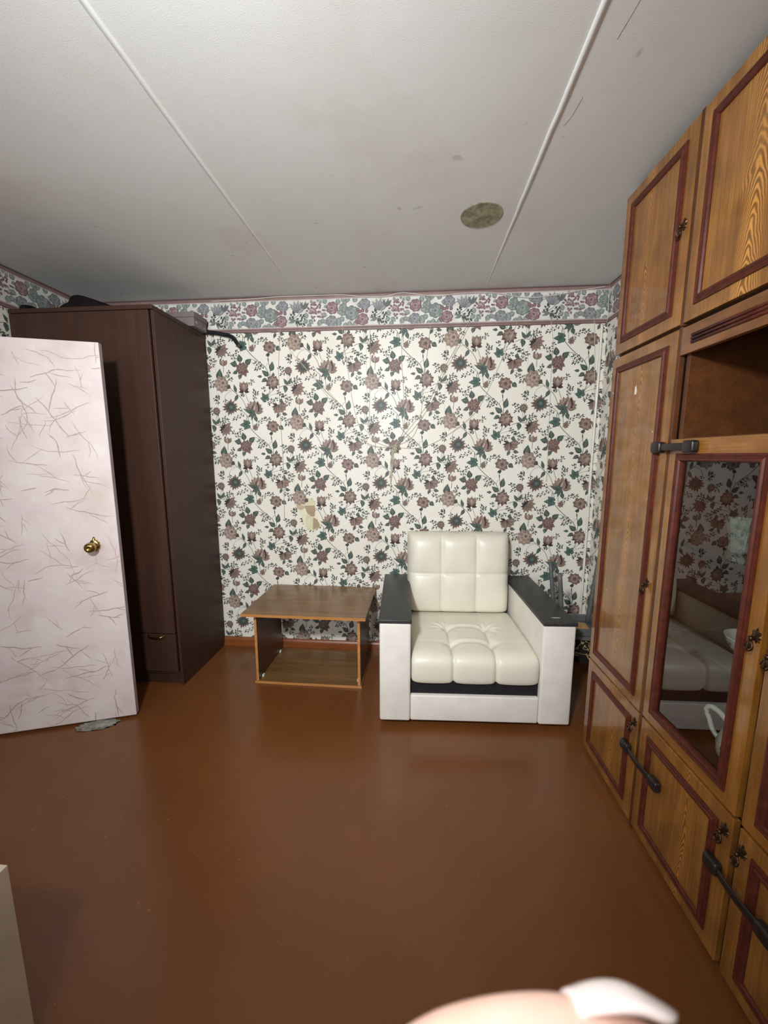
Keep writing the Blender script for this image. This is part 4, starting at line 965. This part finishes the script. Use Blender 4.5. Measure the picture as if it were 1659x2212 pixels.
def backrest():
    W, Hh, T = 0.338, 0.268, 0.125; NU, NV = 120, 100; bm = bmesh.new(); rows = []
    def nl(k, n): q = -1 + 2 * k / n; return math.copysign(1 - (1 - abs(q)) ** 1.7, q)
    for i in range(NV + 1):
        v = nl(i, NV); row = []
        for j in range(NU + 1):
            u = nl(j, NU)
            e = (max(0, 1 - abs(u) ** 16) * max(0, 1 - abs(v) ** (13 if v > 0 else 34))) ** 0.5
            cu = ((u + 1) * 1.5) % 1.0; cv = ((v + 1.0) * 1.0) % 1.0
            pil = (1 - abs(2 * cu - 1) ** 2.6) * (1 - abs(2 * cv - 1) ** 2.6)
            h = 0.020 * pil + 0.006 * (1 - u * u) * (1 - v * v)
            for sx in (-1 / 3, 1 / 3):
                g = (u - sx) * W; h -= 0.008 * math.exp(-(g / 0.008) ** 2); h += 0.0018 * math.exp(-((abs(g) - 0.0055) / 0.002) ** 2)
            g = v * Hh; h -= 0.007 * math.exp(-(g / 0.007) ** 2); h += 0.0018 * math.exp(-((abs(g) - 0.0055) / 0.002) ** 2)
            row.append(bm.verts.new((u * W * (1 - 0.012 * abs(v) ** 6), -(T * e + (h - 0.01) * e), v * Hh * (1 - 0.012 * abs(u) ** 6))))
        rows.append(row)
    for i in range(NV):
        for j in range(NU): bm.faces.new((rows[i][j], rows[i][j + 1], rows[i + 1][j + 1], rows[i + 1][j]))
    rim = rows[0] + [r[-1] for r in rows[1:]] + rows[-1][-2::-1] + [r[0] for r in rows[-2:0:-1]]
    bm.faces.new(rim[::-1]); return fixn(bm)
o = obj('back_cushion', backrest(), M_leather, t, (-0.008, 0.692, 0.664), (math.radians(-4.5), 0, 0), smooth=True)

# ------------------------------------------------------------------ stacked stools behind the armchair
def stool(name, label, loc, rz, flip, group, cloth):
    t = thing(name, label, 'stool', loc, rz, group)
    sg = -1 if flip else 1; zz = (lambda z: z) if not flip else (lambda z: 0.385 - z)
    def b2(nm, x0, x1, y0, y1, z0, z1, m, bev=0.003):
        a, b = sorted((zz(z0), zz(z1))); return obj(nm, box(x0, x1, y0, y1, a, b, bev), m, t)
    hs = 0.130
    b2('seat', -hs, hs, -hs, hs, 0.365, 0.385, M_grey)
    for q in ((-hs + 0.012, hs - 0.012, -hs + 0.012, -hs + 0.030), (-hs + 0.012, hs - 0.012, hs - 0.030, hs - 0.012), (-hs + 0.012, -hs + 0.030, -hs + 0.0305, hs - 0.0305), (hs - 0.030, hs - 0.012, -hs + 0.0305, hs - 0.0305)):
        b2('apron', q[0], q[1], q[2], q[3], 0.325, 0.3645, M_grey)
    if flip: b2('bare_panel', -0.075, 0.075, -0.075, 0.075, 0.3625, 0.3648, plain('bare_plywood', (176, 140, 90), 0.6, 0.3, 0, 0, 0.1, 40), 0)
    for sx in (-1, 1):
        for sy in (-1, 1):
            bm = bmesh.new(); n = 6
            add_tube(bm, [(sx * (0.096 + 0.040 * k / n), sy * (0.096 + 0.028 * k / n), zz(0.364 - 0.364 * k / n)) for k in range(n + 1)], [0.0155 - 0.004 * k / n for k in range(n + 1)], 8)
            obj('leg', bm, M_grey, t, smooth=True)
    if cloth:
        bm = bmesh.new(); n = 40; rows = []
        for i, z in enumerate((0.3905, 0.3905, 0.385, 0.33, 0.27)):
            row = []
            for k in range(n):
                a = 2 * PI * k / n; c, s_ = math.cos(a), math.sin(a); r = (0.0 if i == 0 else (hs + (0.002 if i == 1 else 0.006 + 0.004 * i))) / max(abs(c), abs(s_))
                r = min(r, hs * 1.30 + 0.004 * i) + (0.004 * math.sin(a * 11) if i > 2 else 0); row.append(bm.verts.new((r * c * (0.02 if i == 0 else 1), r * s_ * (0.02 if i == 0 else 1), z)))
            rows.append(row)
        for a, b in zip(rows[:-1], rows[1:]):
            for k in range(n): bm.faces.new((a[k], a[(k + 1) % n], b[(k + 1) % n], b[k]))
        tc = NT('black_gold_cloth'); v = tc.coord(); n1 = tc.noise(v, 11.0, 2, 0.5, 1.2)
        ln = tc.ramp(tc.math('ABSOLUTE', tc.math('SUBTRACT', n1, 0.5)), [(0.0, (255, 255, 255)), (0.028, (0, 0, 0))])
        tc.base(tc.mix(ln, rgba((26, 22, 18)), rgba((176, 150, 100)))); tc.fin(0.8, 0.2)
        obj('seat_cover', fixn(bm), tc.m, t, smooth=True)
    return t
stool('stool', 'upright stool with a black and gold cover, wedged between armchair and cabinet', (0.990, 2.28, 0), math.radians(-7), False, None, True)
stool('upturned_stool', 'grey stool turned upside down with its legs up, behind right armrest', (0.972, 2.285, 0.3925), math.radians(-7), True, None, False)

# ------------------------------------------------------------------ strings, cables, ceiling disc, carton
def cord(name, pts, rad, mat, parent=None, k=6, seg=6, off=0.004):
    bm = bmesh.new(); add_tube(bm, catmull([(x, YB - off, z) for x, z in pts], k), rad, seg); return obj(name, bm, mat, parent, smooth=True)
t = thing('string_net', 'thin cotton strings gathered into a hanging knot on the flowered wall', 'string', (0, 0, 0))
KN = (-0.152, 1.500)
for pts in ([(-0.921, 2.288), (-0.945, 2.023), (-0.945, 1.712), (-0.938, 1.39), (-0.944, 0.989)],
            [(-0.496, 2.29), (-0.486, 2.165), (-0.459, 1.981), (-0.434, 1.813), (-0.4, 1.674), (-0.339, 1.527), (-0.249, 1.499), KN],
            [(-0.311, 2.29), (-0.31, 2.071), (-0.319, 1.706), (-0.313, 1.565), (-0.217, 1.511), KN],
            [(-0.096, 2.29), (-0.098, 2.067), (-0.081, 1.796), (-0.083, 1.611), KN],
            [(-0.941, 2.29), (-0.819, 2.1), (-0.631, 1.911), (-0.488, 1.754), (-0.313, 1.587), KN],
            [(-0.818, 2.112), (-0.663, 1.92), (-0.521, 1.724), (-0.41, 1.575), (-0.275, 1.505), KN],
            [(0.33, 2.29), (0.259, 2.147), (0.171, 1.988), (0.082, 1.794), (-0.042, 1.626), KN],
            [(0.345, 2.29), (0.272, 2.140), (0.180, 1.975), (0.100, 1.790), (-0.025, 1.610), KN],
            [(0.09, 2.29), (0.068, 2.093), (0.049, 1.915), (0.03, 1.703), (-0.025, 1.564), KN],
            [(0.675, 2.392), (0.632, 2.253), (0.593, 2.154), (0.459, 1.834), (0.363, 1.691), (0.164, 1.547), (0.007, 1.491), KN],
            [(0.858, 2.29), (0.877, 2.147), (0.875, 1.989), (0.88, 1.695), (0.887, 1.265)],
            [(1.122, 2.29), (1.139, 2.099), (1.164, 1.692), (1.177, 1.235)]):
    cord('string', pts, 0.0016, M_cord, t, off=0.0055)
bm = bmesh.new(); rr = random.Random(6)
for q in range(9):
    a = rr.uniform(0, 6.28); c = Vector((KN[0] + rr.uniform(-0.022, 0.022), YB - 0.014, KN[1] - 0.012 + rr.uniform(-0.022, 0.018))); rad = rr.uniform(0.008, 0.018)
    add_tube(bm, [c + Vector((rad * math.cos(a + 2 * PI * k / 14), 0.006 * math.sin(3 * k), rad * math.sin(a + 2 * PI * k / 14) * 0.8)) for k in range(15)], 0.0024, 5)
obj('knot', bm, M_cord, t, smooth=True)
for q in range(5):
    cord('tail', [(KN[0] + rr.uniform(-0.012, 0.012), KN[1] - 0.01), (KN[0] - 0.010 + rr.uniform(-0.012, 0.012), 1.40), (KN[0] - 0.022 + rr.uniform(-0.010, 0.010), 1.29), (KN[0] - 0.02 + rr.uniform(-0.004, 0.004), 1.20 + 0.03 * q)], 0.0022, M_cord, t, off=0.009)
o = cord('ceiling_cable', [(-1.40, 2.478), (-1.124, 2.484), (-0.932, 2.492), (-0.679, 2.492), (-0.492, 2.490), (-0.368, 2.476), (-0.215, 2.470), (-0.094, 2.490), (0.117, 2.463), (0.295, 2.476), (0.471, 2.472), (0.618, 2.446), (0.734, 2.434), (0.876, 2.444), (1.044, 2.470), (1.175, 2.484)], 0.0032, M_wire, off=0.0085)
tag(o, 'thin white cable sagging along the wall under the ceiling', 'cable')
bm = bmesh.new(); add_tube(bm, catmull([(1.165, YB - 0.018, 2.262), (1.168, YB - 0.016, 2.0), (1.166, YB - 0.017, 1.5), (1.168, YB - 0.016, 0.9), (1.166, YB - 0.017, 0.07)], 8), 0.008, 10)
o = obj('corner_pipe', bm, M_whitepaint, smooth=True); tag(o, 'thin white vertical pipe in the right back corner of the room', 'pipe')
tm = NT('mottled_disc'); f = tm.noise(tm.coord(), 16.0, 5, 0.62); g = tm.noise(tm.coord(), 60.0, 3)
tm.base(tm.ramp(tm.math('ADD', tm.math('MULTIPLY', f, 0.8), tm.math('MULTIPLY', g, 0.2)), [(0.38, (118, 112, 92)), (0.5, (150, 143, 118)), (0.62, (176, 166, 138))])); tm.fin(0.8, 0.2)
o = obj('ceiling_disc', add_lathe(bmesh.new(), [(0, -0.003), (0.088, -0.003), (0.0925, -0.0015), (0.0925, 0.0)], 56), tm.m, None, (0.283, 1.918, H), smooth=False)
tag(o, 'round mottled grey brown disc stuck flat on the ceiling', 'disc')
t = thing('open_carton', 'pale open box cut off by the bottom left corner of the photo', 'box', (-1.236, 0.40, 0))
a, b, h, w_ = 0.300, 0.294, 0.50, 0.008
for nm, q in (('side', (a - w_, a, -b, b)), ('side', (-a, -a + w_, -b, b)), ('side', (-a + w_, a - w_, -b, -b + w_)), ('side', (-a + w_, a - w_, b - w_, b))): obj(nm, box(q[0], q[1], q[2], q[3], 0.0, h, 0.0015), M_boxpale, t)
obj('bottom', box(-a + w_, a - w_, -b + w_, b - w_, 0.002, 0.008), M_boxpale, t)

# ------------------------------------------------------------------ the photographer's left hand, a fingertip in front of the lens
def skin_mat():
    t = NT('skin'); f = t.noise(t.coord(), 60, 4)
    t.base(t.ramp(f, [(0.35, (236, 192, 174)), (0.65, (244, 206, 190))])); t.b.inputs['Subsurface Weight'].default_value = 0.25; t.b.inputs['Subsurface Radius'].default_value = (0.006, 0.0025, 0.0012); t.b.inputs['Subsurface Scale'].default_value = 0.6
    t.bump(t.noise(t.coord(), 900, 3), 0.15, 0.0004); return t.fin(0.45, 0.4)
M_skin = skin_mat(); M_nail = plain('nail', (246, 232, 230), 0.22, 0.5, 0, 0.4, 0.02)
def limb(bm, pts, rads, k=5, seg=16):
    P = catmull(pts, k); rr_ = []
    for i in range(len(P)):
        t_ = i / (len(P) - 1) * (len(rads) - 1); a = int(min(t_, len(rads) - 2)); rr_.append(rads[a] + (rads[a + 1] - rads[a]) * (t_ - a))
    add_tube(bm, P, rr_, seg, True)
    for q, rd, in ((P[0], rr_[0]), (P[-1], rr_[-1])):
        bmesh.ops.create_uvsphere(bm, u_segments=16, v_segments=10, radius=rd, matrix=Matrix.Translation(q))
bm = bmesh.new()
FT = Vector((0.0270, 0.0352, 1.3690))
limb(bm, [FT, (0.0185, 0.0356, 1.3691), (0.0095, 0.0353, 1.3669), (0.0015, 0.0343, 1.3626), (-0.014, 0.0300, 1.3515), (-0.046, 0.018, 1.3420), (-0.068, -0.004, 1.338)], [0.0061, 0.0070, 0.0072, 0.0074, 0.0080, 0.0092, 0.0105])
limb(bm, [(0.030, 0.026, 1.3465), (0.012, 0.029, 1.3475), (-0.010, 0.030, 1.3470), (-0.050, 0.016, 1.3300), (-0.072, -0.006, 1.320)], [0.0068, 0.0078, 0.0082, 0.0094, 0.0108])
limb(bm, [(0.024, 0.022, 1.3290), (0.006, 0.026, 1.3300), (-0.016, 0.026, 1.3270), (-0.052, 0.012, 1.3110), (-0.072, -0.008, 1.303)], [0.0066, 0.0076, 0.0080, 0.0090, 0.0104])
limb(bm, [(0.010, 0.018, 1.3100), (-0.006, 0.021, 1.3105), (-0.024, 0.020, 1.3080), (-0.052, 0.008, 1.2940), (-0.070, -0.010, 1.287)], [0.0058, 0.0066, 0.0070, 0.0080, 0.0094])
for zt in (1.338, 1.322, 1.304, 1.290): limb(bm, [(-0.068, -0.006, zt), (-0.072, -0.030, zt - 0.020), (-0.068, -0.050, zt * 0.5 + 1.262 * 0.5 - 0.02)], [0.0125, 0.0150, 0.0165])
limb(bm, [(-0.020, -0.040, 1.352), (-0.036, -0.044, 1.338), (-0.052, -0.044, 1.318), (-0.064, -0.044, 1.290)], [0.0082, 0.0094, 0.0110, 0.0160])
limb(bm, [(-0.068, -0.050, 1.285), (-0.070, -0.064, 1.250), (-0.078, -0.090, 1.195), (-0.092, -0.135, 1.110), (-0.105, -0.170, 1.03)], [0.0240, 0.0250, 0.0285, 0.0350, 0.0400])
t = thing('person', 'fingertip of a bare hand in front of the lens at the bottom edge', 'person', (-0.07, -0.05, 1.285))
bmesh.ops.translate(bm, verts=list(bm.verts), vec=-t.location)
h_ = obj('hand', bm, M_skin, t, smooth=True)
m_ = h_.modifiers.new('join', 'REMESH'); m_.mode = 'VOXEL'; m_.voxel_size = 0.0011; m_.use_smooth_shade = True
m_ = h_.modifiers.new('soften', 'SMOOTH'); m_.iterations = 6; m_.factor = 0.5
def nail(c, along, out, L, W, rad):
    al = Vector(along).normalized(); o_ = Vector(out); o_ = (o_ - al * o_.dot(al)).normalized(); sd = al.cross(o_)
    bm = bmesh.new(); rows = []; n, m = 16, 10
    for i in range(n + 1):
        t_ = i / n; row = []
        wd = W * (0.80 + 0.2 * math.sin(PI * min(1, t_ * 0.9 + 0.1))) * (1.0 if t_ < 0.78 else math.sqrt(max(0.0, 1 - ((t_ - 0.78) / 0.22) ** 2) * 0.75 + 0.25))
        for j in range(m + 1):
            u = -1 + 2 * j / m; a = u * wd / rad / 2
            lift = 0.0012 * math.sin(PI * t_) - 0.0016 * max(0, t_ - 0.6)
            row.append(bm.verts.new(Vector(c) + al * (L * (t_ - 0.5)) + sd * rad * math.sin(a) + o_ * (rad * (math.cos(a) - 1) + lift)))
        rows.append(row)
    for i in range(n):
        for j in range(m): bm.faces.new((rows[i][j], rows[i][j + 1], rows[i + 1][j + 1], rows[i + 1][j]))
    bmesh.ops.translate(bm, verts=list(bm.verts), vec=-t.location)
    o = obj('nail', fixn(bm), M_nail, h_, smooth=True); s_ = o.modifiers.new('thick', 'SOLIDIFY'); s_.thickness = 0.0007; s_.offset = 0
    return o
nail((0.0258, 0.0414, 1.3727), (1, 0.02, -0.02), (0, 0.84, 0.54), 0.0122, 0.0108, 0.0066)
nail((0.0290, 0.0330, 1.3495), (1, -0.15, -0.08), (0, 0.85, 0.5), 0.0135, 0.0110, 0.0070)
nail((0.0230, 0.0285, 1.3315), (1, -0.2, -0.05), (0, 0.85, 0.5), 0.0130, 0.0108, 0.0068)
nail((0.0090, 0.0235, 1.3120), (1, -0.15, 0), (0, 0.85, 0.5), 0.0110, 0.0095, 0.0060)
# the unseen phone in that hand, added to shade the fingertip from the lamp
t = thing('phone', 'dark phone held upright in the hand, behind the lens', 'phone', (-0.020, -0.0085, 1.386))
autosmooth(obj('phone_body', box(-0.0355, 0.0355, -0.004, 0.004, -0.074, 0.074, 0.0035, 3), M_blackp, t), 40)
